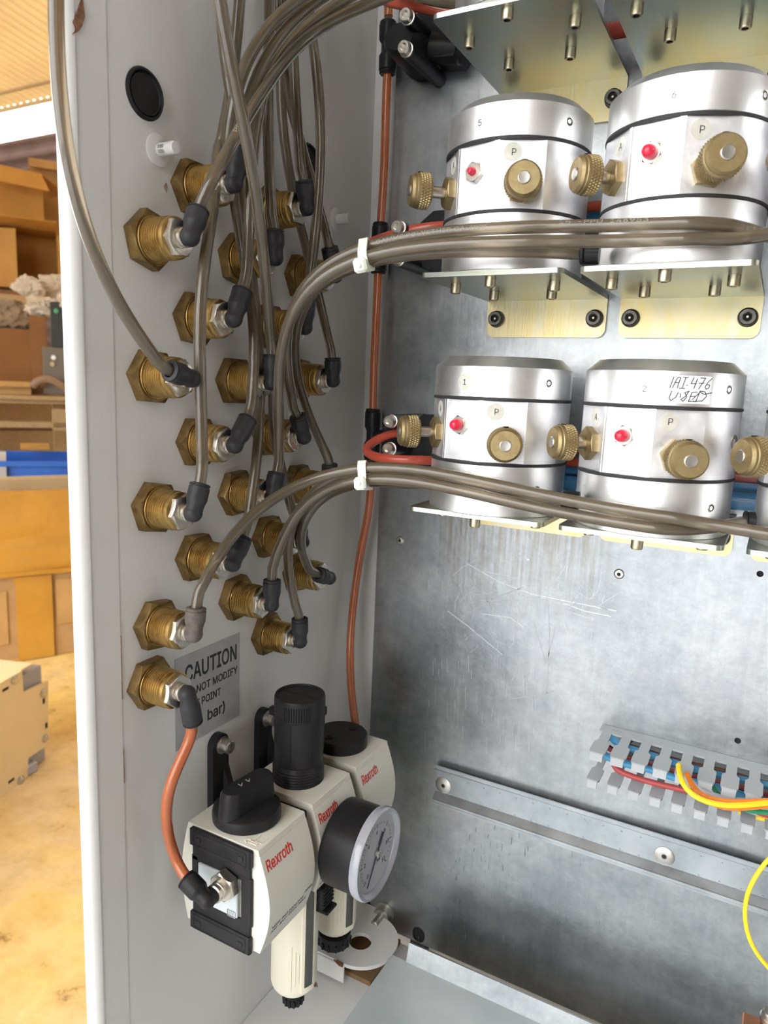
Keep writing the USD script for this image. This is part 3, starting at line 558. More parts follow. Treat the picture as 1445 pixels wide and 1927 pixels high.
# ================================================================== AIR PREPARATION UNIT
FT = -.2537                       # top of the three bodies
Y1, Y2, Y3, BW = .2854, .3375, .3897, .0440
FX, BKX = -.2229, -.2734          # front and back of the caps
frl = thing('air_preparation_unit', 'ivory three-module air preparation unit with black regulator knob, gauge and bowls on the panel', 'air filter regulator', (-.248, .36, -.425))
def face_x(z):                   # bulging front cover
    t = np.clip((FT-.0035-z)/.060, 0, 1); return FX + .0010 + .0078*np.sin(np.pi*np.clip(t*.93+.02, 0, 1))
def body(y, w, zb, lab=None):
    zs = np.linspace(FT-.0035, zb, 16)
    P = [(float(face_x(z)), float(z)) for z in zs] + [(BKX - .0010 - .0045*math.sin(math.pi*k/9), float(zb + (FT-.0035-zb)*k/9)) for k in range(10)]
    T = plane_T((0, y+w, 0), (1, 0, 0), (0, 0, 1))
    return prism(Polygon(P), w, T)   # extruded towards -Y from y+w
def cap(y, w): return hullp([(x, yy, z) for yy in (y, y+w) for x, z in ((FX+.0012, FT-.0034), (FX+.0005, FT-.0003), (FX, FT), (BKX, FT), (BKX-.0008, FT-.0034))])
for i, (y, zb) in enumerate(((Y1, -.3170), (Y2, -.3120), (Y3, -.3120))):
    b = obj('module_body', body(y, BW, zb), IVORY, frl, smooth=25); obj('module_cap', cap(y, BW), IVORY, b, smooth=False)
    zt = FT-.0132
    m = text('Rexroth', .0058, None, .00010, bold=True, width=.0205 if i else .0232); v = np.array(m.vertices); z = zt + v[:, 1]; yy = y + .0024 + v[:, 0]
    obj('lettering', trimesh.Trimesh(np.stack([face_x(z)+.00004+v[:, 2], yy, z], 1), m.faces, process=False), REDINK, b, smooth=False)
def smallprint(y, z, s, h, w):
    m = text(s, h, None, .00006, width=w); v = np.array(m.vertices); zz = z + v[:, 1]
    obj('small_print', trimesh.Trimesh(np.stack([face_x(zz)+.00004+v[:, 2], y+v[:, 0], zz], 1), m.faces, process=False), INK, frl, smooth=False)
smallprint(Y1+.0045, -.3030, 'MNR: R412006108', .0020, .030); smallprint(Y1+.0045, -.3062, 'AS2-BAV-G014-MAN', .0020, .034); smallprint(Y1+.0355, -.3000, 'CN7MO1', .0016, .008)
smallprint(Y2+.003, -.3085, 'MNR:', .0015, .006)
for y in (Y1+BW, Y2+BW):
    obj('joint_block', rbox((-.2485, y+.0041, -.2852), (.045, .0086, .054), .001), BLACK, frl)
# end plate of the first module
ye = Y1
ep = obj('end_frame', [rbox((-.2478, ye-.0016, -.2600), (.0445, .0034, .0110), .0008), rbox((-.2478, ye-.0016, -.3135), (.0445, .0034, .0110), .0008),
    rbox((-.2478, ye-.0008, -.2700), (.0425, .0018, .0100), .0005), rbox((-.2478, ye-.0008, -.3040), (.0425, .0018, .0090), .0005), rbox((-.2292, ye-.0010, -.2870), (.0075, .0022, .030), .0005), rbox((-.2672, ye-.0008, -.2870), (.005, .0018, .030), .0005)], BLACKM, frl)
obj('frame_groove', [rbox((-.2478, ye-.0034, z), (.0385, .0003, .0006)) for z in (-.2562, -.2642, -.3095, -.3178)] + [rbox((x, ye-.0034, z), (.0006, .0003, .0082)) for x in (-.2668, -.2288) for z in (-.2602, -.3137)], DARK, ep)
[obj('pocket', rbox((x, ye-.0034, z), (.0030, .0004, .0028)), DARK, ep) for x in (-.2630, -.2322) for z in (-.2602, -.3137)]
pl = obj('port_plate', rbox((-.2492, ye-.0016, -.2868), (.0290, .0030, .0245), .0006), GALV2, frl)
obj('plate_emboss', [prism(sbox(*b).buffer(.0006).difference(sbox(*b).buffer(.0002)), .0003, plane_T((0, ye-.0031, 0), (1, 0, 0), (0, 0, 1))) for b in ((-.2385, -.2835, -.2358, -.2765), (-.2410, -.2985, -.2362, -.2955))] + [rbox((x, ye-.0032, -.297), (.0004, .0003, .0025)) for x in (-.2402, -.2388, -.2374)], RAIL, pl)
eb = at_y(390, 1694, ye-.0195); eo = V([eb[0], ye-.003, eb[2]])
ic = obj('inlet_hex', hexnut(eo, (0, -1, 0), .0150, .0058, .2), NICKEL, frl, smooth=25)
obj('inlet_collar', lathe([(.0052, .0058), (.0052, .0085), (.0046, .0089), (.0046, .0094), (.0052, .0098), (.0052, .0112), (.0045, .0118), (0, .0118)], eo, (0, -1, 0), 28), NICKEL, ic)
es = at_y(352, 1655, ye-.0195)
m, FE = elbow_mesh(eb, (0, -1, 0), es-eb, .0172, .0058); obj('inlet_elbow', m, BLACKM, frl); fd = unit(es-eb)
# shut-off knob
kc = V([-.2485, Y1+.0222, FT])
k = obj('shutoff_knob', lathe([(0, 0), (.0192, 0), (.0200, .0006), (.0202, .0045), (.0197, .0068), (.0185, .0078), (.0150, .0082), (0, .0085)], kc, (0, 0, 1), 56), BLACKM, frl)
ga = math.radians(84); gd = V([math.cos(ga), math.sin(ga), 0])
def slot2(L, w): return LineString([(-L/2, 0), (L/2, 0)]).buffer(w/2, quad_segs=10)
gt = [(p[0], p[1], z) for L, w, z in ((.0255, .0150, .006), (.0245, .0130, .0205), (.0235, .0115, .0222)) for p in slot2(L, w).exterior.coords[:-1]]
gm = hullp(gt); Tg = frame(kc, (0, 0, 1), gd); gm.apply_transform(Tg); obj('knob_grip', gm, BLACKM, k)
ar = [LineString([(-.0015, .0012), (.0012, 0), (-.0015, -.0012)]).buffer(.0003)]
arr = []
for dx in (-.0050, .0010): 
    T = frame(kc + gd*dx + V([0, 0, .0222]), (0, 0, 1), unit(V([1, -.6, 0]))); arr.append(prism(ar[0], .0002, T))
obj('grip_arrow', arr, PALEINK, k, smooth=False)
arw = Polygon([(-.006, .001), (-.006, .0024), (-.0095, 0), (-.006, -.0024), (-.006, -.001), (0, -.001), (0, .001)])
emb = prism(arw.difference(arw.buffer(-.0005)), .0003, plane_T((-.2262, Y1+.0040, FT), (1, .0, 0), (0, 1, 0)))
obj('cap_emboss', [emb] + [rbox((-.2260+dx, Y1+.0085, FT+.0001), (.0005, .006, .0003)) for dx in (-.004, .0012)] + [rbox((-.2276, Y1+.0058, FT+.0001), (.0055, .0005, .0003))], IVORYB, frl, smooth=False)
# regulator bonnet
rc = V([-.2485, Y2+.0222, FT])
rg = obj('regulator_bonnet', lathe([(a_*1.05, b_*1.035) for a_, b_ in [(0, 0), (.0160, 0)] + [(.0160 - .0005*(i % 2), .0006+i*.0009) for i in range(12)] + [(.0150, .0115), (.0147, .0122), (.0151, .0130), (.0153, .0420), (.0156, .0425), (.0156, .0540), (.0150, .0555), (.0138, .0555), (.0136, .0548), (0, .0548)]], rc, (0, 0, 1), 64), BLACKM, frl, smooth=25)
obj('grip_rib', [rbox(rc+V([(.01645)*math.cos(a), .01645*math.sin(a), .0497]), (.0006, .0006, .0095)) for a in np.radians(np.arange(-90, -24, 5.5))], BLACK, rg)
obj('bonnet_seam', [rbox(rc+V([.0161*math.cos(a), .0161*math.sin(a), .0305]), (.0005, .0005, .024)) for a in np.radians((-75, -28, 40))], BLACKM, rg)
obj('lock_clip', rbox(rc+V([-.0150, -.0070, .0445]), (.006, .004, .0055), .0006), BLACKM, rg); obj('lock_clip', rbox(rc+V([.0100, .0128, .0435]), (.004, .003, .006), .0006), BLACKM, rg)
obj('top_moulding', [text('+   -', .004, plane_T(rc+V([-.006, -.003, .0567]), (.9, .45, 0), (-.45, .9, 0)), .0003), rbox(rc+V([0, .001, .0568]), (.022, .0006, .0004))], BLACKM, rg, smooth=False)
# third module's round lid
lc = V([-.2485, Y3+.0222, FT])
ld = obj('filter_lid', lathe([(0, 0), (.0188, 0), (.0192, .0005), (.0192, .0072), (.0184, .0082), (0, .0086)], lc, (0, 0, 1), 56), BLACKM, frl)
for dx, dy in ((-.0035, -.0105), (.0035, .0100)):
    s_ = obj('lid_screw', lathe([(0, .0084), (.0028, .0084), (.0028, .0089), (0, .0090)], lc+V([dx, dy, 0]), (0, 0, 1), 18), BLACK, ld)
    obj('screw_cross', [rbox(lc+V([dx, dy, .0090]), (.0028, .0006, .0003)), rbox(lc+V([dx, dy, .0090]), (.0006, .0028, .0003))], DARK, s_)
# gauge on the middle module
gc = at_y(694, 1600, Y2+.0215); gx0 = float(face_x(gc[2]))
GX = V([1., 0, 0]); gb = V([gx0-.001, gc[1], gc[2]])
gl = .0268
gz = obj('pressure_gauge', lathe([(0, 0), (.0248, 0), (.0266, .0015), (.0270, .0035), (.0270, gl-.002), (.0262, gl), (0, gl)], gb, GX, 64), BLACK, frl)
obj('lens_ring', lathe([(.0266, gl-.0035), (.0280, gl-.003), (.0284, gl-.001), (.0284, gl+.0016), (.0276, gl+.0028), (.0262, gl+.0028), (.0256, gl+.0022), (.0250, gl+.0012), (.0240, gl+.0006), (.0238, gl-.0002)], gb, GX, 64), CLEAR_RING, gz)
obj('dial', lathe([(.0240, gl+.0001), (0, gl+.0001)], gb, GX, 56), DIAL, gz)
gf = gb + GX*(gl+.00012)
def dpos(ang, r): return gf + V([0, math.sin(ang)*r, math.cos(ang)*r])    # clockwise from the top
tk = []
for i in range(31):
    a = math.radians(-135+270*i/30); L = .0030 if i % 5 == 0 else .0016; p = dpos(a, .0185); ey = unit(p-gf)
    b = rbox((0, 0, 0), (.0006 if i % 5 == 0 else .0003, L, .0001)); b.apply_transform(plane_T(p, np.cross(ey, GX), ey)); tk.append(b)
for i, s_ in enumerate(('0', '2', '4', '6', '8', '10', '12')):
    a = math.radians(-135+45*i); tk.append(text(s_, .0026, plane_T(dpos(a, .0142), (0, 1, 0), (0, 0, 1)), .0001, center=True))
tk.append(text('bar', .0024, plane_T(dpos(math.radians(150), .007), (0, 1, 0), (0, 0, 1)), .0001, center=True))
obj('dial_print', tk, INK, gz, smooth=False)
na = math.radians(33); nd = unit(dpos(na, .01)-gf); nw = np.cross(nd, GX)
T = plane_T(gf+GX*.0006, nw, nd)
nm = prism(Polygon([(-.0004, -.0205), (.0004, -.0205), (.0008, .004), (.0013, .006), (.0013, .013), (-.0013, .013), (-.0013, .006), (-.0008, .004)]), .0003, T)
obj('needle', [nm], INK, gz); obj('needle_hub', lathe([(0, .0006), (.0022, .0006), (.0022, .0022), (.0018, .0026), (0, .0026)], gf, GX, 20), NICKEL, gz)
# bowls
def bowl(yc, lab, zt, zb, rd=.0066):
    c = V([-.2485, yc, 0]); r = .0158; n = 12
    pr = [(0, zt), (r, zt), (r, zb+.012)] + [(r*math.cos(t)*.999+.0, zb+.012-(.0115)*math.sin(t)) for t in np.linspace(.1, 1.15, 8)] + [(.0062, zb), (0, zb)]
    bo = obj('bowl', lathe(pr, c, (0, 0, 1), 56), IVORYB, frl)
    a = math.atan2(-(.8), .45); a = math.radians(-20)
    d = V([math.cos(a), math.sin(a), 0]); s = V([-d[1], d[0], 0])
    def patch(w, z0, z1, off, nn=8):
        hw = w/2/r; ang = np.linspace(a-hw, a+hw, nn); P = []
        for rr in (r-.002, r+off):
            for t in ang:
                for z in (z0, z1): P.append((c[0]+rr*math.cos(t), c[1]+rr*math.sin(t), z))
        return hullp(P)
    obj('sight_frame', patch(.0100, zb+.0105, zt-.010, .0010), IVORYB, bo); obj('sight_glass', patch(.0058, zb+.0150, zt-.014, .0013), SIGHT, bo)
    obj('level_mark', [rbox(c+V([(r+.0001)*math.cos(t), (r+.0001)*math.sin(t), zb+.030]), (.0005, .0005, h)) for t, h in ((math.radians(-52), .026), (math.radians(-62), .034), (math.radians(-44), .022))], IVORYB, bo)
    dr_ = [(0, zb+.001), (rd+.0002, zb+.001), (rd+.0004, zb-.002), (rd, zb-.0030), (rd, zb-.0085), (rd-.001, zb-.0095), (0, zb-.0095)]
    cap_ = [lathe(dr_, c, (0, 0, 1), 32)] + [rbox(c+V([rd*math.cos(t), rd*math.sin(t), zb-.0058]), (.0016, .0016, .005)) for t in np.arange(14)*2*np.pi/14]
    obj('drain_cap', cap_, BLACK, bo); return bo
bowl(Y2+.0222, 0, -.311, -.4140); bowl(Y3+.0222, 0, -.311, -.4055, .0120)
# release catch of the first bowl
rcx = at_y(606, 1682, Y2+.0300) - V([.002, .004, -.001])
obj('bowl_catch', [rbox(rcx+V([.002, .004, -.0010]), (.010, .012, .016), .001)] + [rbox(rcx+V([.0068, .004, .0050-i*.0026]), (.0022, .0118, .0016), .0004) for i in range(5)] + [rbox(rcx+V([.004, .004, -.0095]), (.013, .0125, .0022), .0006)], BLACKM, frl)
# wall brackets with screws
for px, yb_, w, ztop in ((423, .3210, .0145, -.2165), (505, .3660, .0135, -.2175)):
    P = LineString([(yb_, -.330), (yb_, ztop-w/2)]).buffer(w/2, quad_segs=10, cap_style=1)
    br_ = obj('wall_bracket', [prism(P, .0045, plane_T((PX+.0003, 0, 0), (0, 1, 0), (0, 0, 1))), hullp([(PX+.004, yb_+.002, -.236), (PX+.004, yb_+.007, -.236), (PX+.004, yb_+.002, -.275), (PX+.004, yb_+.007, -.275), (BKX+.001, yb_+.003, -.262), (BKX+.001, yb_+.007, -.262), (BKX+.001, yb_+.003, -.275), (BKX+.001, yb_+.007, -.275)])], BLACKM, frl)
    zc = ztop-w/2-.0005; o = V([PX+.0045, yb_+.0015, zc])
    sc = obj('bracket_screw', [lathe([(0, 0), (.0056, 0), (.0056, .0010), (0, .0010)], o, GX, 24), lathe([(0, .001), (.0042, .001), (.0042, .0066), (.0036, .0072), (.0024, .0072), (.0024, .0050), (0, .0050)], o, GX, 24)], STEEL, br_)

# amber tubes
tube('amber_tube', [FE-fd*.004, FE+fd*.004, at_x(329, 1612, -.268), at_x(316, 1570, -.266), at_x(313, 1510, -.263), at_x(327, 1455, -.260), at_x(348, 1415, -.259), at_x(361, 1386, -.259), FIT[(1, 5)][0]+FIT[(1, 5)][1]*.002, FIT[(1, 5)][0]-FIT[(1, 5)][1]*.006],
     ORANGE, 'short amber tube bowing from the lowest front fitting down to the air unit inlet', 'amber supply tubes')

# ================================================================== TEES, PORT BLOCKS AND RISER
RY = .4665                       # plane of the amber riser
TEES = []
def tee(py_top, py_bot, pxa, lab):
    a, b = at_y(pxa[0], py_top, RY), at_y(pxa[1], py_bot, RY); d = unit(b-a); L = np.linalg.norm(b-a)
    t = thing('tee_fitting', lab, 'tee fitting', b, 'black tee fittings on the amber riser'); r = .0060
    obj('run', lathe([(.0035, .001), (.0035, 0), (r-.0012, 0), (r-.0004, .0010), (r-.0006, .0022), (r, .0028), (r, L*.34), (r-.0012, L*.40), (.0044, L*.43), (.0044, L*.57), (r-.0012, L*.60), (r, L*.66), (r, L-.0028), (r-.0006, L-.0022), (r-.0004, L-.001), (r-.0012, L), (.0035, L), (.0035, L-.001)], a, d, 28), BLACK, t)
    m = (a+b)/2; obj('branch', cyl(m, m+V([.017, .002, 0]), .0042, 20), BLACK, t)
    TEES.append((a, b, m)); return m
m1 = tee(40, 141, (730.5, 729), 'black tee fitting at the top of the amber riser')
m2 = tee(419, 515, (716.5, 711.5), 'black tee fitting on the riser half hidden behind the upper tied bundle')
m3 = tee(769, 868, (702.5, 699), 'black tee fitting on the riser behind the looped red tube')
def port_block(z, lab, s1, s2, nose=False):
    """black quick-fit block screwed to the plate by two long sleeves; s1, s2: pixel of the upper and lower screw head"""
    c = V([-.2335, PY, z]); t = thing('port_block', lab, 'port block', c, 'black port blocks on the mounting plate')
    P = Polygon([(-.2480, z-.006), (-.2480, z+.005), (-.2420, z+.0115), (-.2260, z+.0125), (-.2160, z+.020), (-.2060, z+.020), (-.2030, z+.013), (-.2030, z-.010), (-.2080, z-.017), (-.2200, z-.016), (-.2300, z-.0125), (-.2440, z-.0115)])
    obj('block_body', prism(P.buffer(-.001).buffer(.001), .024, plane_T((0, PY, 0), (1, 0, 0), (0, 0, 1))), BLACK, t)
    for px, py in (s1, s2):
        h = at_y(px, py, .425); e = V([h[0], PY, h[2]])
        sl = obj('screw_sleeve', cyl(h+V([0, .004, 0]), e, .0046, 22), BLACK, t)
        obj('screw_head', lathe([(0, 0), (.0046, 0), (.0046, .0010), (.0040, .0012), (.0040, .0046), (.0035, .0052), (.0022, .0052), (.0022, .0034), (0, .0034)], h+V([0, .004, 0]), (0, -1, 0), 24), NICKEL, sl)
    if nose: obj('block_nose', [hullp([(x, y, zz) for y, k in ((.436, .75), (.441, 1), (PY-.004, 1.15)) for x, zz in [(-.2375+.0135*k*math.cos(a), z-.008+.0105*k*math.sin(a)) for a in np.arange(14)*2*np.pi/14]]), cyl(V([-.236, PY-.020, z-.006]), V([-.206, PY-.016, z-.010]), .0095, 24, .001)], BLACK, t)
    obj('port_collar', [cyl(V([-.206, PY-.013, z+dz]), V([-.197, PY-.013, z+dz]), .0056, 24, .0006) for dz in (.006, -.006)], BLACKM, t)
    return c
pb1 = port_block(m1[2]-.001, 'black port block with two screw heads at the top left of the mounting plate', (763, 28), (760, 89), True)
pb2 = port_block(m2[2]-.001, 'black port block mostly hidden behind the upper tied bundle', (747, 427), (745, 486))
pb3 = port_block(m3[2]-.002, 'black port block with two screw heads beside the looped red tube', (732, 793), (730, 845))
AMB = 'amber supply tubes'
tube('amber_tube', [TEES[0][1]+V([0, 0, .003]), at_y(727, 180, RY), at_y(725, 260, RY), at_y(722, 340, RY), at_y(718, 400, RY), TEES[1][0]-V([0, 0, .003])], ORANGE, 'amber riser tube between the top and the middle tee fitting', AMB)
tube('amber_tube', [TEES[1][1]+V([0, 0, .003]), at_y(710, 560, RY), at_y(706, 640, RY), at_y(703, 720, RY), TEES[2][0]-V([0, 0, .003])], ORANGE, 'amber riser tube between the middle tee and the tee by the red loop', AMB)
tube('amber_tube', [TEES[2][1]+V([0, 0, .003]), at_y(699, 900, RY), at_y(694, 960, RY), at_y(680, 1030, RY), at_y(668, 1110, RY-.004), at_y(660, 1190, RY-.010), at_y(659, 1270, RY-.016), at_y(665, 1335, RY-.022), at_y(671, 1380, RY-.027), at_y(674, 1420, RY-.030)], ORANGE, 'long amber tube dropping from the lowest tee to behind the air unit', AMB)
tube('amber_tube', [TEES[0][0]-V([0, 0, -.003]), at_y(731, 15, RY), at_y(731, -10, RY)], ORANGE, 'stub of amber tube above the top tee, under the red tube', AMB)
REDG = 'red tubes to the port blocks'
tube('red_tube', [V([-.198, PY-.013, m3[2]+.004]), at_y(806, 812, .452), at_y(760, 812, .440), at_y(715, 823, .428), at_y(690, 837, .418), at_y(684, 849, .412), at_y(695, 858, .408), at_y(730, 864, .406), at_y(770, 866, .408), at_y(815, 866, .418), at_y(860, 872, .445)], RED, 'red tube bent into a tight loop beside the lower left valve', REDG, r=.0029)
tube('red_tube', [at_y(700, 455, .440), at_y(722, 447, .436), at_y(750, 437, .434), at_y(790, 429, .436), at_y(832, 424, .440), at_y(870, 424, .452)], RED, 'red tube lying just above the upper tied bundle', REDG, r=.0029)
tube('red_tube', [at_y(712, -8, .440), at_y(722, 4, .438), at_y(745, 6, .436), at_y(780, 11, .434), at_y(820, 19, .434), at_y(860, 27, .440)], RED, 'red tube entering at the top edge over the first bracket', REDG, r=.0031)
tube('brown_tube', [at_y(745, -26, .425), at_y(790, -8, .420), at_y(830, 2, .418), at_y(868, 4, .417)], SMOKE, 'smoky tube end poking in at the top edge beside the red tube', None, r=.0036)
HT = 'tubes behind the valves'
for nm, mt, px0, px1, y, lab in (('red_tube', RED, 1010, 1480, .458, 'red tube running behind the middle valves'),):
    pass
def back_run(nm, mt, z0, z1, x0, x1, y, lab, r=.003): tube(nm, [V([x0, y, z0]), V([(x0*2+x1)/3, y+.003, z0*.7+z1*.3]), V([(x0+x1*2)/3, y-.002, z0*.3+z1*.7]), V([x1, y, z1])], mt, lab, HT, r=r)
zz = at_y(1105, 385, .455)[2]; back_run('red_tube', RED, zz-.001, zz+.001, -.17, .44, .456, 'red tube running behind the middle row of valves')
zz = at_y(1105, 400, .462)[2]; back_run('blue_tube', BLUE, zz, zz-.001, -.17, .44, .466, 'blue tube running behind the middle row of valves', .004)
zz = at_y(1385, 868, .455)[2]; back_run('red_tube', RED, zz, zz, -.165, .44, .455, 'upper of the two red tubes behind the bottom row of valves')
zz = at_y(1385, 900, .455)[2]; back_run('red_tube', RED, zz+.001, zz, -.165, .44, .456, 'lower of the two red tubes behind the bottom row of valves')
zz = at_y(1412, 912, .462)[2]; back_run('blue_tube', BLUE, zz, zz-.001, -.17, .44, .4640, 'upper blue tube behind the bottom row of valves', .004)
zz = at_y(1412, 945, .462)[2]; back_run('blue_tube', BLUE, zz, zz-.001, -.17, .44, .462, 'lower blue tube with printed marks behind the bottom row of valves', .0055)
zz = at_y(1148, 62, .455)[2]; back_run('red_tube', RED, zz, zz, -.16, .44, .452, 'red tube glimpsed between the two top brackets', .0045)

# ================================================================== VALVE BRACKETS
def bracket(cx, zu, lab, hw=.0395):
    """zu: underside of the shelf; a bent plate carried by two screws, five more holding the valve"""
    t = thing('valve_bracket', lab, 'bracket', (cx, PY, zu-.024), 'zinc-plated valve brackets'); r = .004
    sh = sbox(cx-hw, .368, cx+hw, PY).buffer(0); sh = sh.difference(unary_union([sbox(cx-hw, .368, cx-hw+r, .368+r).difference(Point(cx-hw+r, .368+r).buffer(r)), sbox(cx+hw-r, .368, cx+hw, .368+r).difference(Point(cx+hw-r, .368+r).buffer(r))]))
    T = np.eye(4); T[2, 3] = zu
    fl = sbox(cx-hw, zu-.0235, cx+hw, zu+.0025); q = .0055
    fl = fl.difference(unary_union([sbox(cx-hw, zu-.0235, cx-hw+q, zu-.0235+q).difference(Point(cx-hw+q, zu-.0235+q).buffer(q)), sbox(cx+hw-q, zu-.0235, cx+hw, zu-.0235+q).difference(Point(cx+hw-q, zu-.0235+q).buffer(q))]))
    obj('shelf', prism(sh, .0025, T), ZINC, t, smooth=30); obj('flange', prism(fl, .0025, plane_T((0, PY, 0), (1, 0, 0), (0, 0, 1))), ZINCY, t, smooth=30)
    for i in range(5):
        a = math.radians(-90+72*i); o = V([cx+.030*math.cos(a), .4035+.030*math.sin(a), zu])
        s_ = obj('cap_screw', lathe([(0, 0), (.0029, 0), (.0030, .0003), (.0030, .0048), (.0026, .0054), (.0017, .0054), (.0017, .0030), (0, .0030)], o, (0, 0, -1), 22), SCREWZ, t)
        obj('socket', lathe([(.0016, .0050), (.0016, .0036), (0, .0036)], o, (0, 0, -1), 6), DARK, s_)
    for sx in (-1, 1):
        o = V([cx+sx*.0325, PY-.0025, zu-.0117])
        s_ = obj('flange_screw', lathe([(0, 0), (.0055, 0), (.0055, .0010), (.0050, .0012), (.0048, .0042), (.0043, .0048), (.0027, .0048), (.0027, .0024), (0, .0024)], o, (0, -1, 0), 28), BLKSTEEL, t)
        obj('socket', lathe([(.0026, .0030), (0, .0030)], o, (0, -1, 0), 6), DARK, s_); obj('socket_pin', lathe([(0, .0030), (.0009, .0030), (.0007, .0044), (0, .0044)], o, (0, -1, 0), 10), SCREWZ, s_)
COLX = [-.1425, -.0555, .0330]; ROWZ = {'top': .1866, 'middle': .0587, 'bottom': -.0704}
wx = {0: 'left', 1: 'right', 2: 'edge'}
for row in ('top', 'middle', 'bottom'):
    for i in (0, 1, 2):
        if row == 'top' and i == 2: continue
        bracket(COLX[i], ROWZ[row], {('top', 0): 'zinc bracket at the top edge seen from below, left of two', ('top', 1): 'zinc bracket at the top edge seen from below, right of two', ('middle', 0): 'yellowish zinc bracket carrying the valve marked 5', ('middle', 1): 'yellowish zinc bracket carrying the upper right valve', ('middle', 2): 'zinc bracket of the middle row just touching the right picture edge', ('bottom', 0): 'zinc bracket under the valve marked 1', ('bottom', 1): 'zinc bracket under the valve with the handwritten sticker', ('bottom', 2): 'zinc bracket of the bottom row cut by the right picture edge'}[(row, i)])

# ================================================================== VALVES
VR = .0388; AY = .404
FL_ANG = [math.radians(a) for a in (-51, -15, 22)]      # facing of the three flats, from -Y towards +X
def dirn(a): return V([math.sin(a), -math.cos(a), 0])
def wrap_txt(s, h, c, a0, z, r, depth=.00008, bold=False):
    m = meshkit.text_mesh(s, h, depth, bold); v = np.array(m.vertices); v[:, 0] -= (v[:, 0].min()+v[:, 0].max())/2; v[:, 1] -= h/2
    a = a0 + v[:, 0]/r; rr = r + v[:, 2]; return trimesh.Trimesh(np.stack([c[0]+rr*np.sin(a), c[1]-rr*np.cos(a), z+v[:, 1]], 1), m.faces, process=False)
def wrap_poly(P, depth, c, a0, z, r):
    P = P.segmentize(.0015); tri = trimesh.creation.extrude_polygon(P, depth, engine='earcut')
    tri = tri.subdivide_to_size(.0025) if P.area > 2e-5 else tri
    v = np.array(tri.vertices); a = a0 + v[:, 0]/r; rr = r + v[:, 2]
    return trimesh.Trimesh(np.stack([c[0]+rr*np.sin(a), c[1]-rr*np.cos(a), z+v[:, 1]], 1), tri.faces, process=False)
def hand(strokes, w): return unary_union([LineString(s).buffer(w/2, quad_segs=3) for s in strokes])
def knob(parent, o, d, stem, kr, kl, rot):
    """needle-valve knob: hexagon on the flat, stem, knurled disc"""
    d = unit(d); up = V([0, 0, 1.])
    hx = obj('knob_hex', hexnut(o-d*.0003, d, .0150, .0042, rot, ex=up, cham=.06), KNOBBRASS, parent, smooth=25)
    obj('knob_stem', cyl(o+d*.004, o+d*(.0042+stem+.001), .0030, 22), NICKEL, hx)
    b = o + d*(.0042+stem); n = 48; v, f = [], []
    prof = [(kr-.0016, 0), (kr, .0014), (kr, kl-.0030), (kr-.0004, kl-.0026), (kr-.0004, kl-.0014), (kr-.0014, kl), (0, kl)]
    kn = obj('knob', lathe([(0, 0)]+prof, b, d, 48), KNOBBRASS, parent, smooth=30)
    # diamond knurl: small pyramids round the rim
    T = frame(b, d, up); rows = max(3, int((kl-.0046)/.0014)); P, F_ = [], []
    for i in range(rows):
        for j in range(40):
            a = (j+.5*(i % 2))*2*np.pi/40; z = .0018+i*.0014; da = np.pi/40; k = len(P)
            for (aa, zz, rr) in ((a-da, z, kr-.0001), (a, z-.0010, kr-.0001), (a+da, z, kr-.0001), (a, z+.0010, kr-.0001), (a, z, kr+.00055)): P.append((rr*math.cos(aa), rr*math.sin(aa), zz))
            F_ += [(k, k+1, k+4), (k+1, k+2, k+4), (k+2, k+3, k+4), (k+3, k, k+4)]
    km = trimesh.Trimesh(V(P), V(F_), process=False); km.apply_transform(T); obj('knurling', km, KNOBBRASS, kn, smooth=False)
    obj('knob_pin', lathe([(.0030, kl-.0002), (.0030, kl+.0005), (.0026, kl+.0008), (0, kl+.0006)], b, d, 24), STEEL, kn)
    gs = b + d*(kl*.52) + up*kr; obj('grub_hole', lathe([(.0016, .0006), (.0010, .0002), (0, .0001)], gs, up, 12), DARK, kn)
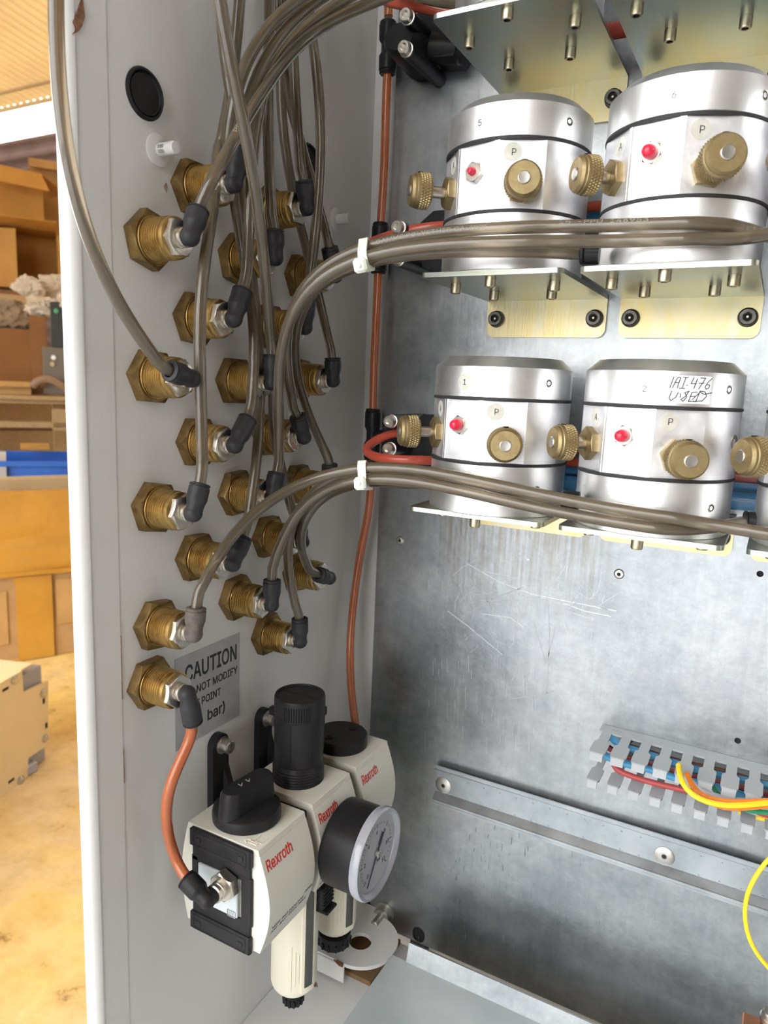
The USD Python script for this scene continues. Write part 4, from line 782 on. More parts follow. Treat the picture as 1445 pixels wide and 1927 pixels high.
def valve(cx, zb, lab, num=None, a_stem=.0075, p_stem=.0012, sticker=False, capped=True, numa=-12, simple=False):
    c = V([cx, AY, 0]); t = thing('hand_valve', lab, 'valve', (cx, AY, zb), 'cylindrical aluminium hand valves')
    R = VR; g2, g1, te, tt = .0278, .0622, .0800, .0856
    obj('bottom_ring', lathe([(0, zb), (R-.0004, zb), (R, zb+.0004), (R, zb+g2-.0003), (R-.0003, zb+g2), (0, zb+g2)], c, (0, 0, 1), 96), ALU, t, smooth=25)
    for z in (g2, g1): obj('gasket', lathe([(R-.0015, zb+z-.0002), (R+.0004, zb+z), (R+.0005, zb+z+.0008), (R+.0004, zb+z+.0014), (R-.0015, zb+z+.0016)], c, (0, 0, 1), 96), RUBBER, t)
    # middle block: round with three milled flats
    fd = R*math.cos(math.radians(18.3)); circ = Polygon([(R*math.cos(a), R*math.sin(a)) for a in np.arange(120)*2*np.pi/120])
    for a in FL_ANG:
        d = dirn(a); s = V([-d[1], d[0], 0]); e = .1
        cut = Polygon([tuple((d*fd + s*e)[:2]), tuple((d*fd - s*e)[:2]), tuple((d*(fd+.05) - s*e)[:2]), tuple((d*(fd+.05) + s*e)[:2])]); circ = circ.difference(cut)
    T = np.eye(4); T[:3, 3] = (cx, AY, zb+g2+.0012); obj('middle_block', prism(circ, g1-g2-.0010, T), ALUFLAT, t, smooth=12)
    for ka, kb in ((0, 1), (1, 2)):       # broken edges between the flats
        am = (FL_ANG[ka]+FL_ANG[kb])/2; d = dirn(am); s = V([-d[1], d[0], 0]); rr = fd/math.cos((FL_ANG[kb]-FL_ANG[ka])/2)
        b = rbox((0, 0, 0), (.0026, .0006, g1-g2-.0016)); Tb = np.eye(4); Tb[:3, 0] = s; Tb[:3, 1] = d; Tb[:3, 3] = V([cx, AY, zb+(g1+g2)/2+.0008]) + d*(rr-.0004); b.apply_transform(Tb); obj('edge_break', b, ALU, t, smooth=False)
    obj('top_ring', lathe([(0, zb+g1+.0014), (R-.0003, zb+g1+.0014), (R, zb+g1+.0018), (R, zb+te), (R-.0062, zb+tt), (0, zb+tt)], c, (0, 0, 1), 96), ALU, t, smooth=25)
    if simple: return t
    dA, dN, dP = (dirn(a) for a in FL_ANG)
    sP = V([-dP[1], dP[0], 0]); sA = V([-dA[1], dA[0], 0]); sN = V([-dN[1], dN[0], 0])
    knob(t, c+dA*fd-sA*.000+V([0, 0, zb+.0428]), dA, a_stem, .0089, .0112, .1)
    knob(t, c+dP*fd+sP*.0010+V([0, 0, zb+.0400]), dP, p_stem, .0089, .0115, .35)
    no = c+dN*fd-sN*.0004+V([0, 0, zb+.0485])
    nh = obj('nipple_hex', hexnut(no, dN, .0092, .0026, .2, ex=(0, 0, 1)), NICKEL, t, smooth=25)
    obj('nipple_cap', lathe([(0, .002), (.0028, .002), (.0033, .0028), (.0032, .0050), (.0024, .0070), (.0014, .0078), (0, .0079)] if capped else [(0, .002), (.0019, .002), (.0021, .0026), (.0018, .0048), (.0012, .0058), (0, .0060)], no, dN, 20), REDCAP, nh, label='red capped grease nipple')
    for d, s, L, off in ((dP, sP, 'P', -.0045), (dA, sA, 'A', .0020)):
        o = c+d*fd+s*off+V([0, 0, zb+.0565]); T = plane_T(o, s, (0, 0, 1)); st = obj('round_sticker', prism(Point(0, 0).buffer(.0045, quad_segs=10), .00010, T), CLEARDOT, t, smooth=False)
        T2 = T.copy(); T2[:3, 3] = o + d*.0001 + s*.0006; obj('sticker_letter', text(L, .0032, T2, .00006, center=True), INK, st, smooth=False)
    if num:
        a0 = math.radians(numa); st = obj('number_sticker', wrap_poly(Point(0, 0).buffer(.0045, quad_segs=10), .00008, c, a0, zb+.0715, R), CLEARDOT if num == '1' else ALU, t, smooth=False)
        obj('sticker_number', wrap_txt(num, .0030, c, a0, zb+.0715, R+.0001), INK, st, smooth=False)
    for z, a in ((.0725, 58), (.0470, 74), (.0155, 54)):
        d = dirn(math.radians(a)); o = c + d*(R-.0002) + V([0, 0, zb+z]); big = z == .0470; k = 1.9 if big else 1
        sc = obj('port_hole', lathe([(.0017*k, .0003), (.0021*k, .0004), (.0023*k, 0)], o, d, 20), STEEL, t); obj('port_bore', lathe([(.0018*k, .0003), (.0008*k, .00012), (0, .0001)], o, d, 16), DARK if not big else STEEL, sc)
    if sticker:
        st = obj('handwritten_sticker', wrap_poly(sbox(-.0110, -.0062, .0095, .0066), .0001, c, math.radians(27), zb+.0715, R), PAPER, t, smooth=False)
        u = .0050
        def at(x, y, pts, sl=.22): return [(x+px*u+py*u*sl, y+py*u) for px, py in pts]
        S_ = [at(-.0098, .0008, [(0, .0), (.05, 1)]), at(-.0086, .0008, [(0, 0), (.12, .85), (.25, 1), (.42, .95), (.42, 0)]), at(-.0086, .0008, [(.05, .5), (.42, .5)]),
              at(-.0053, .0008, [(0, 1), (.45, 1)]), at(-.0053, .0008, [(.22, 1), (.2, 0)]), at(-.0053, .0008, [(-.05, 0), (.42, 0)]), at(-.0024, .0022, [(0, 0), (.07, .02)]),
              at(-.0010, .0008, [(.1, 1), (0, .45), (.5, .45)]), at(-.0010, .0008, [(.45, .9), (.4, 0)]), at(.0026, .0008, [(0, 1), (.5, 1), (.15, 0)]), at(.0026, .0008, [(.0, .5), (.5, .55)]),
              at(.0062, .0008, [(.45, 1), (.12, .6), (0, .2), (.15, 0), (.4, .1), (.4, .4), (.1, .4)]),
              at(-.0098, -.0052, [(0, .9), (-.02, .25), (.2, 0), (.55, .35), (.62, .8)]), at(-.0056, -.0052, [(.0, .7), (.1, .35)]), at(-.0050, -.0052, [(.6, .95), (.25, .8), (.55, .4), (.35, 0), (.1, .15), (.45, .5), (.55, .85)]),
              at(-.0008, -.0052, [(.55, .9), (.05, .85), (0, 0), (.5, .05)]), at(-.0008, -.0052, [(0, .45), (.4, .5)]), at(.0026, -.0052, [(.0, .0), (.1, 1), (.6, .95), (.9, .55), (.6, .1), (-.2, 0)]), at(.0012, -.0052, [(-.1, .2), (.4, .9), (.9, .7), (1.6, .9)])]
        obj('handwriting', wrap_poly(hand(S_, .00042).buffer(0), .00006, c, math.radians(27), zb+.0715, R+.0001) if hand(S_, .00042).geom_type == 'Polygon' else [wrap_poly(g, .00006, c, math.radians(27), zb+.0715, R+.0001) for g in hand(S_, .00042).geoms], INK, st, smooth=False)
    return t
zt = {k: v+.0025 for k, v in ROWZ.items()}
valve(COLX[0], zt['bottom'], 'aluminium hand valve numbered 1, in front of the looped red tube', '1')
valve(COLX[1], zt['bottom'], 'aluminium hand valve with a white handwritten sticker on its top ring', '2', .0062, .0055, True, numa=-4)
valve(COLX[2], zt['bottom'], 'aluminium hand valve cut off by the right picture edge, its brass knob in view', None)
valve(COLX[0], zt['middle'], 'aluminium hand valve numbered 5, above the valve numbered 1', '5', capped=False)
valve(COLX[1], zt['middle'], 'aluminium hand valve in the upper right corner with a red nipple', '6', .0055, .0075, numa=-4)
valve(COLX[2], zt['middle'], 'aluminium hand valve of the middle row just touching the right picture edge', None)
valve(COLX[0], zt['top'], 'aluminium hand valve on the left top bracket, only its foot in view', None, simple=True)
valve(COLX[1], zt['top'], 'aluminium hand valve on the right top bracket, hidden above the picture', None, simple=True)
# black push-in ends on the valves' sides
def side_port(p_end, lab, d=(1, .12, 0)):
    d = unit(d); t = single('push_in_fitting', lathe([(.0030, .0005), (.0046, 0), (.0052, .0006), (.0052, .0016), (.0046, .0020), (.0050, .0024), (.0050, .0090), (0, .0090)], p_end-d*.0025, d, 26), BLACK, lab, 'push-in fitting', 'black push-in fittings on the valves')
side_port(place([UB[2][-1]])[0], 'black push-in fitting on the middle right valve where a bundle tube ends')
side_port(place([LB[1][-1]])[0], 'black push-in fitting at the right picture edge where a lower bundle tube ends')
side_port(place([LB[2][-1]])[0], 'black push-in fitting between the two bottom valves where a tube ends')

# ================================================================== SLOTTED WIRING DUCT
dz1, dz0, dy0 = -.2211, -.2400, .4330
dx0, pitch, nf = -.0800, .01255, 28
wd = thing('wiring_duct', 'grey slotted wiring duct without its lid, full of coloured wires', 'wiring duct', (-.02, PY, dz0))
Lx = nf*pitch
obj('duct_base', rbox((dx0-.0012+Lx/2, PY-.0007, (dz1+dz0)/2), (Lx, .0014, dz1-dz0), .0003), DUCT, wd)
for z, up in ((dz1, 1), (dz0, 0)):
    obj('wall_strip', rbox((dx0-.0012+Lx/2, PY-.0058, z), (Lx, .0116 if up else .0080, .0013), .0003), DUCT, wd)
    for i in range(nf):
        x = dx0 + i*pitch; w = .0084 if up else .0066; lip = .0042 if up else .0040
        P = Polygon([(x+.0012, PY-.011 if up else PY-.007), (x+.0012, .4535), (x-.0006, .4508), (x-.0006, .4375), (x+.0002, .4352), (x+w-.0002, .4352), (x+w+.0006, .4375), (x+w+.0006, .4508), (x+w-.0012, .4535), (x+w-.0012, PY-.011 if up else PY-.007)])
        T = np.eye(4); T[2, 3] = z-.0006
        f_ = obj('finger', [prism(P, .0012, T), hullp([(xx, yy, zz) for xx in (x+.0004, x+w-.0004) for yy, zz in ((.4362, z+.0006), (.4348, z+.0001), (.4335, z-lip), (.4347, z-lip))])], DUCT, wd, smooth=25)
    if up:
        for i in range(nf):
            r_ = slot2(.0050, .0016); T = np.eye(4); T[:3, 3] = (dx0+.0095+i*pitch, PY-.0058, z+.0006); obj('knockout_mark', prism(r_.difference(r_.buffer(-.0003)), .0002, T), RAIL, wd, smooth=False)
wires = [('blue_wire', W_BLU, -.2300, .449, .0022), ('blue_wire', W_BLU, -.2262, .462, .0022), ('red_wire', W_RED, -.2345, .4455, .0018), ('brown_wire', W_BRN, -.2278, .470, .0014), ('grey_wire', W_GRY, -.2330, .466, .0014), ('red_wire', W_RED, -.2290, .456, .0014), ('black_wire', BLACK, -.2315, .460, .0012)]
WG = 'wires in the slotted duct'
labs = ['front blue wire along the duct, ending at its left end', 'rear blue wire lying in the duct', 'thick red wire sagging along the front of the duct', 'thin brown wire at the back of the duct', 'grey wire at the bottom of the duct', 'second red wire deeper in the duct', 'thin black wire in the duct']
for k, (nm, mt, z, y, r) in enumerate(wires):
    p = [V([dx0+.001+.006*k*(k != 0) % .03, y+.004, z+.003])] + [V([dx0+.012+i*.0135, y+rng.uniform(-.0012, .0012), z+rng.uniform(-.0014, .0014)]) for i in range(25)]
    tube(nm, p, mt, labs[k], WG, cat='wire', r=r)
def wire(nm, mt, pts, lab, r=.0013): tube(nm, [at_d(*p) for p in pts] + [at_d(*pts[-1])+V([.05, .012, .004]), at_d(*pts[-1])+V([.16, .016, .006])], mt, lab, 'loose wires bulging out of the duct', cat='wire', r=r)
dd = .415
wire('yellow_wire', W_YEL, [(1277, 1440, dd+.012), (1279, 1466, dd), (1290, 1488, dd-.004), (1312, 1505, dd-.007), (1345, 1516, dd-.010), (1385, 1518, dd-.012), (1425, 1513, dd-.013), (1460, 1508, dd-.013)], 'bright yellow wire drooping out of the duct front', .0016)
wire('orange_wire', W_ORA, [(1292, 1455, dd+.010), (1300, 1485, dd+.002), (1320, 1500, dd-.003), (1350, 1508, dd-.007), (1395, 1510, dd-.010), (1440, 1507, dd-.012), (1465, 1506, dd-.012)], 'orange wire beside the bright yellow wire', .0015)
wire('orange_wire', W_ORA, [(1318, 1500, dd+.003), (1345, 1520, dd-.004), (1375, 1524, dd-.007), (1410, 1520, dd-.009), (1460, 1515, dd-.010)], 'lower orange wire under the bright yellow wire', .0014)
wire('grey_wire', W_GRY, [(1294, 1462, dd+.016), (1312, 1484, dd+.008), (1340, 1498, dd+.003), (1385, 1505, dd), (1460, 1510, dd-.002)], 'light grey wire curving out of the duct', .0014)
wire('green_wire', W_GRN, [(1335, 1470, dd+.018), (1342, 1490, dd+.010), (1365, 1512, dd+.004), (1400, 1526, dd), (1460, 1530, dd-.003)], 'green wire dropping between the duct fingers', .0014)
wire('grey_wire', W_GRY, [(1350, 1488, dd+.016), (1380, 1520, dd+.008), (1420, 1532, dd+.004), (1460, 1537, dd+.002)], 'lowest grey wire at the right end of the duct', .0014)
wire('yellow_wire', W_YEL, [(1390, 1528, dd+.014), (1420, 1540, dd+.008), (1465, 1545, dd+.004)], 'short piece of yellow wire under the grey ones at the picture edge', .0014)
tube('yellow_wire', [V([.095, .43, -.236]), V([.07, .405, -.236])] + [at_d(*p) for p in ((1475, 1590, .36), (1440, 1622, .36), (1415, 1655, .362), (1401, 1695, .364), (1398, 1730, .366), (1408, 1770, .367), (1432, 1808, .368), (1470, 1845, .368))] + [V([.085, .41, -.385]), V([.13, .44, -.415])], W_YEL, 'single yellow wire looping in from the right edge over the mounting rail', None, cat='wire', r=.0011)

# ================================================================== WORKSHOP SHELL
FZ = -1.0
def struct(name, m, mtl, smooth=35):
    p = obj(name, m, mtl, None, smooth); p.SetCustomDataByKey('kind', 'structure'); return p
usdkit.material(stage, '/World/Looks/yellow_floor_paint', {
    'g': ('geometry', {}), 'n1': ('noise_texture', {'scale': 1.6, 'detail': 8.0, 'roughness': .65, 'distortion': .4}), 'n2': ('noise_texture', {'scale': 14.0, 'detail': 6.0, 'roughness': .7}),
    'r1': ('rgb_ramp', {'ramp': [(.36, (.80, .57, .15)), (.5, (.84, .63, .25)), (.62, (.80, .63, .37))]}),
    'r2': ('rgb_ramp', {'ramp': [(.30, (.30, .19, .07)), (.38, (.82, .76, .64)), (.6, (1, 1, 1))]}),
    'mx': ('mix_color', {'blend_type': 'multiply', 'fac': .85}), 'p': ('principled_bsdf', {'roughness': .55})},
    [('g.position', 'n1.vector'), ('g.position', 'n2.vector'), ('n1.fac', 'r1.fac'), ('n2.fac', 'r2.fac'), ('r1.color', 'mx.a'), ('r2.color', 'mx.b'), ('mx.result', 'p.base_color')], surface='p.BSDF')
FLOORM = UsdShade.Material.Get(stage, '/World/Looks/yellow_floor_paint')
CONC = mat('worn_concrete', (.42, .44, .47), (.50, .52, .55), rough=.8, ns=3)
ROOFM = usdkit.material(stage, '/World/Looks/cream_roof_sheet', {'g': ('geometry', {}), 'n': ('noise_texture', {'scale': .8, 'detail': 4.0}), 'rp': ('rgb_ramp', {'ramp': [(.35, (.44, .33, .19)), (.65, (.56, .44, .27))]}),
    'd': ('principled_bsdf', {'roughness': .6}), 't': ('translucent_bsdf', {'color': (.70, .57, .38)}), 'mx': ('mix_closure', {'fac': .38})},
    [('g.position', 'n.vector'), ('n.fac', 'rp.fac'), ('rp.color', 'd.base_color'), ('d.BSDF', 'mx.closure1'), ('t.BSDF', 'mx.closure2')], surface='mx.closure')
WALLM = mat('dusty_brown_cladding', (.06, .036, .028), (.085, .054, .044), rough=.95, ns=1.2, spec=.05)
WALLD = mat('dim_shed_cladding', (.20, .19, .18), (.26, .25, .24), rough=.7, ns=1.0)
struct('floor', rbox((-6.8, 4.75, FZ-.05), (13.0, 8.7, .1)), FLOORM)
struct('added_floor_apron', [rbox((2.2, 4.75, FZ-.05), (5.0, 8.7, .1)), rbox((-3, -7.3, FZ-.05), (30, 15.4, .1))], CONC)  # unseen grey floor, added so the plate mirrors cool tones instead of yellow
def wave_sheet(nx, L, amp, pitch, step):
    """corrugated sheet: x across the waves (length nx), y along (L)"""
    xs = np.arange(0, nx+step/2, step); u = (xs/pitch) % 1.0
    z = amp*np.clip(np.sin(2*np.pi*u)*1.8, -1, 1); top = np.stack([xs, z], 1)
    P = Polygon(np.vstack([top + [0, .0], (top + [0, .012])[::-1]]))
    m = trimesh.creation.extrude_polygon(P, L, engine='earcut'); return m   # x, z(as y), along = z
rs = wave_sheet(12.4, 11.5, .022, .16, .02); v = np.array(rs.vertices); yy = 8.0 - v[:, 2]
struct('ceiling', trimesh.Trimesh(np.stack([-14.0 + v[:, 0], yy, 4.15 + .14*(8.0-yy) + v[:, 1]], 1), rs.faces, process=False), ROOFM, smooth=40)
rs2 = wave_sheet(6.6, 11.5, .022, .16, .02); v = np.array(rs2.vertices); yy = 8.0 - v[:, 2]
struct('ceiling', trimesh.Trimesh(np.stack([-1.6 + v[:, 0], yy, 4.15 + .14*(8.0-yy) + v[:, 1]], 1), rs2.faces, process=False), ROOFM, smooth=40)
struct('trim_1', rbox((-4.5, 7.62, 4.15+.14*.38-.05), (19, .03, .03)), ROOFM); struct('trim_2', rbox((-4.5, 7.98, 4.10), (19, .04, .05)), ROOFM)
ws = wave_sheet(5.06, 20.0, .03, .27, .03); v = np.array(ws.vertices)
struct('wall_back', trimesh.Trimesh(np.stack([-16.0 + v[:, 2], 9.0 + v[:, 1], FZ + v[:, 0]], 1), ws.faces, process=False), WALLM, smooth=40)
struct('wall_right', rbox((4.7, 3, 2.2), (.05, 12.2, 6.5)), WALLD)
struct('added_wall_front', [rbox((-9.4, -3.0, 2.3), (9.2, .05, 6.7)), rbox((2.85, -3.0, 2.3), (3.7, .05, 6.7)), rbox((-1.9, -3.0, 4.2), (5.8, .05, 2.9))], WALLD)  # unseen wall added here; its door opening is sized to shape the daylight
# ================================================================== THINGS IN THE WORKSHOP
KRAFT = mat('cardboard', (.42, .24, .085), (.50, .30, .11), rough=.75, ns=6)
KRAFTB = mat('worn_cardboard', (.46, .28, .12), (.34, .19, .08), rough=.8, ns=5, lo=.4, hi=.7)
KRAFTI = mat('cardboard_inside', (.56, .42, .24), (.50, .37, .20), rough=.8, ns=8)
TAPE = mat('brown_packing_tape', (.50, .25, .035), (.42, .20, .03), rough=.22, ns=5, coat=.5, bump=.5, bs=14, bdist=.01)
BEIGE = mat('beige_enclosure_paint', (.80, .64, .38), (.74, .58, .33), rough=.5, ns=5)
GREYIN = mat('grey_inner_flange', (.36, .36, .40), rough=.55)
BINBLUE = mat('blue_bin_plastic', (.015, .10, .48), (.02, .13, .55), rough=.4, ns=6)
SACK = mat('cream_plastic_sack', (.66, .58, .46), (.54, .44, .32), rough=.45, ns=10)
SACKB = mat('brown_netting', (.22, .15, .09), (.34, .25, .16), rough=.8, ns=12)
WOOD = mat('pallet_wood', (.34, .22, .10), (.42, .28, .13), rough=.75, ns=6, stretch=(1, 12, 12))
BROWNM = mat('brown_varnished_board', (.22, .085, .02), (.28, .12, .03), rough=.3, ns=3)
DKGREEN = mat('dark_green_box', (.025, .03, .025), rough=.5); GREYBOX = mat('grey_control_box', (.15, .125, .095), rough=.55)
GREENL = mat('green_button', (.10, .36, .18), rough=.3); RUBB = mat('brown_hose', (.26, .16, .09), rough=.5)

def view_frame(o):
    """upright frame at o facing the room's camera side: columns right, up, towards"""
    n = -V([o[0], o[1], 0.0]); n = unit(n); u = V([0, 0, 1.]); r = np.cross(u, n); return r, u, n
def xf(m, o, r, n, yaw=0.0):
    """mesh built x right, y towards the viewer, z up"""
    c, s = math.cos(yaw), math.sin(yaw); r2 = r*c + n*s; n2 = -r*s + n*c
    T = np.eye(4); T[:3, 0], T[:3, 1], T[:3, 2], T[:3, 3] = r2, n2, V([0, 0, 1.]), o
    m = m.copy(); m.apply_transform(T)
    if np.linalg.det(T[:3, :3]) < 0: m.invert()
    return m
def crumple(nx, nz, w, h, amp, seed, dy=.004):
    xs, zs = np.meshgrid(np.linspace(-w/2, w/2, nx), np.linspace(0, h, nz), indexing='ij')
    d = amp*(meshkit.fbm(np.stack([xs*5, zs*16, xs*0+seed], -1), 4, seed)-.5); 
    front = np.stack([xs, dy + d, zs], -1).reshape(-1, 3); back = np.stack([xs, dy*0 + d - .004, zs], -1).reshape(-1, 3)
    i, j = np.meshgrid(np.arange(nx-1), np.arange(nz-1), indexing='ij'); a = i*nz+j; q = np.stack([a, a+nz, a+nz+1, a+1], -1).reshape(-1, 4)
    f1 = np.vstack([q[:, [0, 1, 2]], q[:, [0, 2, 3]]]); N = nx*nz
    edge = [k*nz for k in range(nx)] + [(nx-1)*nz+k for k in range(1, nz)] + [k*nz+nz-1 for k in range(nx-2, -1, -1)] + [k for k in range(nz-2, 0, -1)]
    s = [(edge[k], edge[(k+1) % len(edge)], N+edge[k]) for k in range(len(edge))] + [(edge[(k+1) % len(edge)], N+edge[(k+1) % len(edge)], N+edge[k]) for k in range(len(edge))]
    return trimesh.Trimesh(np.vstack([front, back]), np.vstack([f1[:, ::-1], f1+N, V(s)]), process=False)
# big taped carton on the floor
o = at_z(62, 1240, FZ); r, u, n = view_frame(o)
top = (lambda d: d*(np.linalg.norm(o[:2])/np.linalg.norm(d[:2])))(ray(62, 924))[2]; H = top-FZ
ct = thing('taped_carton', 'large brown cardboard carton wrapped in wide brown tape on the yellow floor', 'cardboard box', o-n*.35)
W_, D_ = 1.0, .62; yw = -.10
def B(name, c, s, m_, parent=ct, b=.003): return obj(name, xf(rbox(c, s, b), o, r, n, yw), m_, parent)
B('front_side', (-.1, -.006, H/2), (W_, .010, H), KRAFTB); B('back_side', (-.1, -D_, H*.475), (W_, .010, H*.95), KRAFTI); B('left_side', (-.1-W_/2, -D_/2, H/2), (.010, D_, H), KRAFT); B('right_side', (-.1+W_/2, -D_/2, H/2), (.010, D_, H), KRAFT); B('bottom', (-.1, -D_/2, .006), (W_, D_, .010), KRAFT)
m = crumple(40, 34, W_*.995, H*.49, .016, 5); m.apply_translation([-.1, .010, H*.515]); obj('tape_band', xf(m, o, r, n, yw), TAPE, ct)
m = crumple(10, 30, .115, H*.50, .006, 9); m.apply_translation([.012, .006, .004]); obj('tape_strip', xf(m, o, r, n, yw), TAPE, ct)
m = crumple(30, 5, W_*.99, .016, .014, 11); m.apply_translation([-.1, .020, H*.515]); obj('tape_fold', xf(m, o, r, n, yw), TAPE, ct)
B('cardboard_patch', (-.17, .001, H*.27), (.20, .006, H*.32), KRAFT); B('cardboard_patch', (.16, .001, H*.33), (.16, .006, H*.28), KRAFT)
B('inner_flap', (-.1, -D_+.02, H*.80), (W_*.97, .006, H*.28), KRAFTI)
c = o - n*.30; single('white_cup', xf(lathe([(0, 0), (.05, 0), (.06, .14), (.055, .14), (.046, .01), (0, .01)], (-.18, 0, H*.80), (0, 0, 1), 20), o-n*.30, r, n), PAPER, 'white round plastic piece lying inside the taped carton', 'plastic cup')

# beige sheet-metal enclosure lying on the floor
a, b = at_z(0, 1503, FZ), at_z(53, 1461, FZ); ex = unit(b-a); nn = unit(np.cross(ex, V([0, 0, 1.])))
def on_face(px, py, off=0): d = ray(px, py); return d*(np.dot(a, nn)/np.dot(d, nn)) 
def fc(px, py): q = on_face(px, py); return (np.dot(q-a, ex), q[2])
poly = [fc(*p) for p in ((0, 1503), (53, 1461), (53, 1427), (92, 1401), (90.5, 1281), (44.5, 1303), (41.5, 1262), (0, 1287))]
sl = (poly[7][1]-poly[6][1])/(poly[7][0]-poly[6][0]); poly = poly[:7] + [(-.9, poly[6][1]-(poly[6][0]+.9)*0), (-.9, FZ)]; poly[0] = (0, FZ); poly[1] = (poly[1][0], FZ)
poly = [poly[8], poly[0]] + poly[1:8]
Tf = plane_T(a - ex*0 + V([0, 0, -FZ])*0, ex, (0, 0, 1)); Tf[:3, 3] = V([a[0], a[1], 0]); 
be = thing('beige_enclosure', 'beige painted sheet-metal enclosure with notched corners and bolt heads lying on the floor', 'metal enclosure', a)
def fprism(P, dpt, off): T = Tf.copy(); T[:3, 3] = Tf[:3, 3] + Tf[:3, 2]*off; return prism(P, dpt, T)
PB = Polygon(poly).buffer(0); PB = PB if PB.geom_type == 'Polygon' else max(PB.geoms, key=lambda g: g.area)
obj('face_panel', fprism(PB, .006, -.006), BEIGE, be)
x9 = poly[4][0] if False else fc(90.5, 1281)[0]; zt_ = fc(41.5, 1262)[1]; zb_ = FZ+.002
obj('side_flange', fprism(sbox(-.88, zb_, x9-.012, zt_-.02), .10, -.11), GREYIN, be); obj('rear_panel', fprism(sbox(-.88, zb_, x9-.004, zt_+.005), .005, -.26), BEIGE, be)
obj('top_flange', fprism(sbox(-.88, zt_-.004, x9-.05, zt_), .25, -.256), BEIGE, be)
for px, py in ((26, 1279), (86, 1301), (90, 1385), (38, 1468)):
    q = on_face(px, py); q = q - ex*.012 if px > 80 else q
    obj('bolt_head', lathe([(0, 0), (.011, 0), (.011, .003), (.007, .007), (0, .008)], q, nn, 14), STEEL, be)
for px, py, w, h in ((10, 1297, .02, .006), (82, 1319, .008, .014), (87, 1365, .008, .014), (21, 1469, .02, .006)):
    q = on_face(px, py); m = rbox((0, 0, 0), (w, h, .002)); T = Tf.copy(); T[:3, 3] = q; m.apply_transform(T); obj('slot', m, DARK, be)
q = on_face(62, 1444) - nn*.03; single('metal_offcut', [rbox(q+V([0, 0, -.006+FZ-q[2]+.02]), (.07, .04, .028), .004)], GREYIN, 'small grey metal offcut by the foot of the beige enclosure', 'offcut')

# blue crate behind the carton
def stand(px, py, dep): q = at_d(px, py, dep); return q
o = at_d(66, 905, 3.55); o = V([o[0], o[1], FZ]); r, u, n = view_frame(o); s_ = np.linalg.norm(o[:2])
def zat(px, py, dist): d = ray(px, py); return d[2]*dist/np.linalg.norm(d[:2])
H = zat(60, 868, s_)-FZ
bc = thing('blue_crate', 'open bright blue plastic crate behind the taped carton', 'crate', o-n*.25)
for nm, c, sz in (('crate_side', (-.05, 0, H/2), (.72, .012, H)), ('crate_side', (-.05, -.5, H/2), (.72, .012, H)), ('crate_side', (-.41, -.25, H/2), (.012, .5, H)), ('crate_side', (.31, -.25, H/2), (.012, .5, H)), ('crate_floor', (-.05, -.25, .01), (.7, .49, .012)), ('crate_rim', (-.05, .012, H-.015), (.75, .02, .022)), ('crate_rim', (-.05, -.512, H-.015), (.75, .02, .022))):
    obj(nm, xf(rbox(c, sz, .003), o, r, n, .12), BINBLUE, bc)
obj('paper_tag', xf(rbox((-.22, .024, H-.06), (.20, .003, .07)), o, r, n, .12), GREYIN, bc)
single('grey_plastic_sheet', xf(crumple(20, 8, .22, .05, .03, 21), o - n*.28 + V([0, 0, H-.03]) - r*.24, r, n), SACK, 'crumpled pale plastic sheet lying over the left of the blue crate', 'plastic sheet')

# pallet stack with the junk heap on it
DD = 5.0
def at_dist(px, py, dist): d = ray(px, py); return d*(dist/np.linalg.norm(d[:2]))
o = at_dist(62, 745, DD-.2); r, u, n = view_frame(o); PT = o[2]
pl_ = thing('timber_pallet', 'dim wooden pallet bench in the background, its top boards and blocks in shade', 'pallet', V([o[0], o[1], FZ]))
o0 = V([o[0], o[1], PT])
for i in range(3): obj('top_board', xf(rbox((0, -.06-.2*i, -.012), (1.3, .17, .024), .003), o0, r, n), WOOD, pl_)
obj('front_bearer', xf(rbox((0, -.04, -.035), (1.3, .07, .022), .003), o0, r, n), WOOD, pl_)
zb2 = zat(62, 806, DD-.2)-PT
for x in (-.45, .16, .6): obj('block', xf(rbox((x, -.05, (zb2-.046)/2-.02), (.12, .10, -(zb2)-.06), .004), o0, r, n), WOOD, pl_)
for x in (-.45, .16, .6): obj('leg', xf(rbox((x, -.42, (FZ-PT)/2-.02), (.10, .10, (PT-FZ)-.05), .004), o0, r, n), WOOD, pl_)
obj('lower_board', xf(rbox((0, -.05, zb2+.02), (1.3, .10, .035), .003), o0, r, n), WOOD, pl_)
for x in (-.45, .6): obj('leg', xf(rbox((x, -.05, (zb2+FZ-PT)/2), (.10, .09, (PT+zb2-FZ)), .004), o0, r, n), WOOD, pl_)
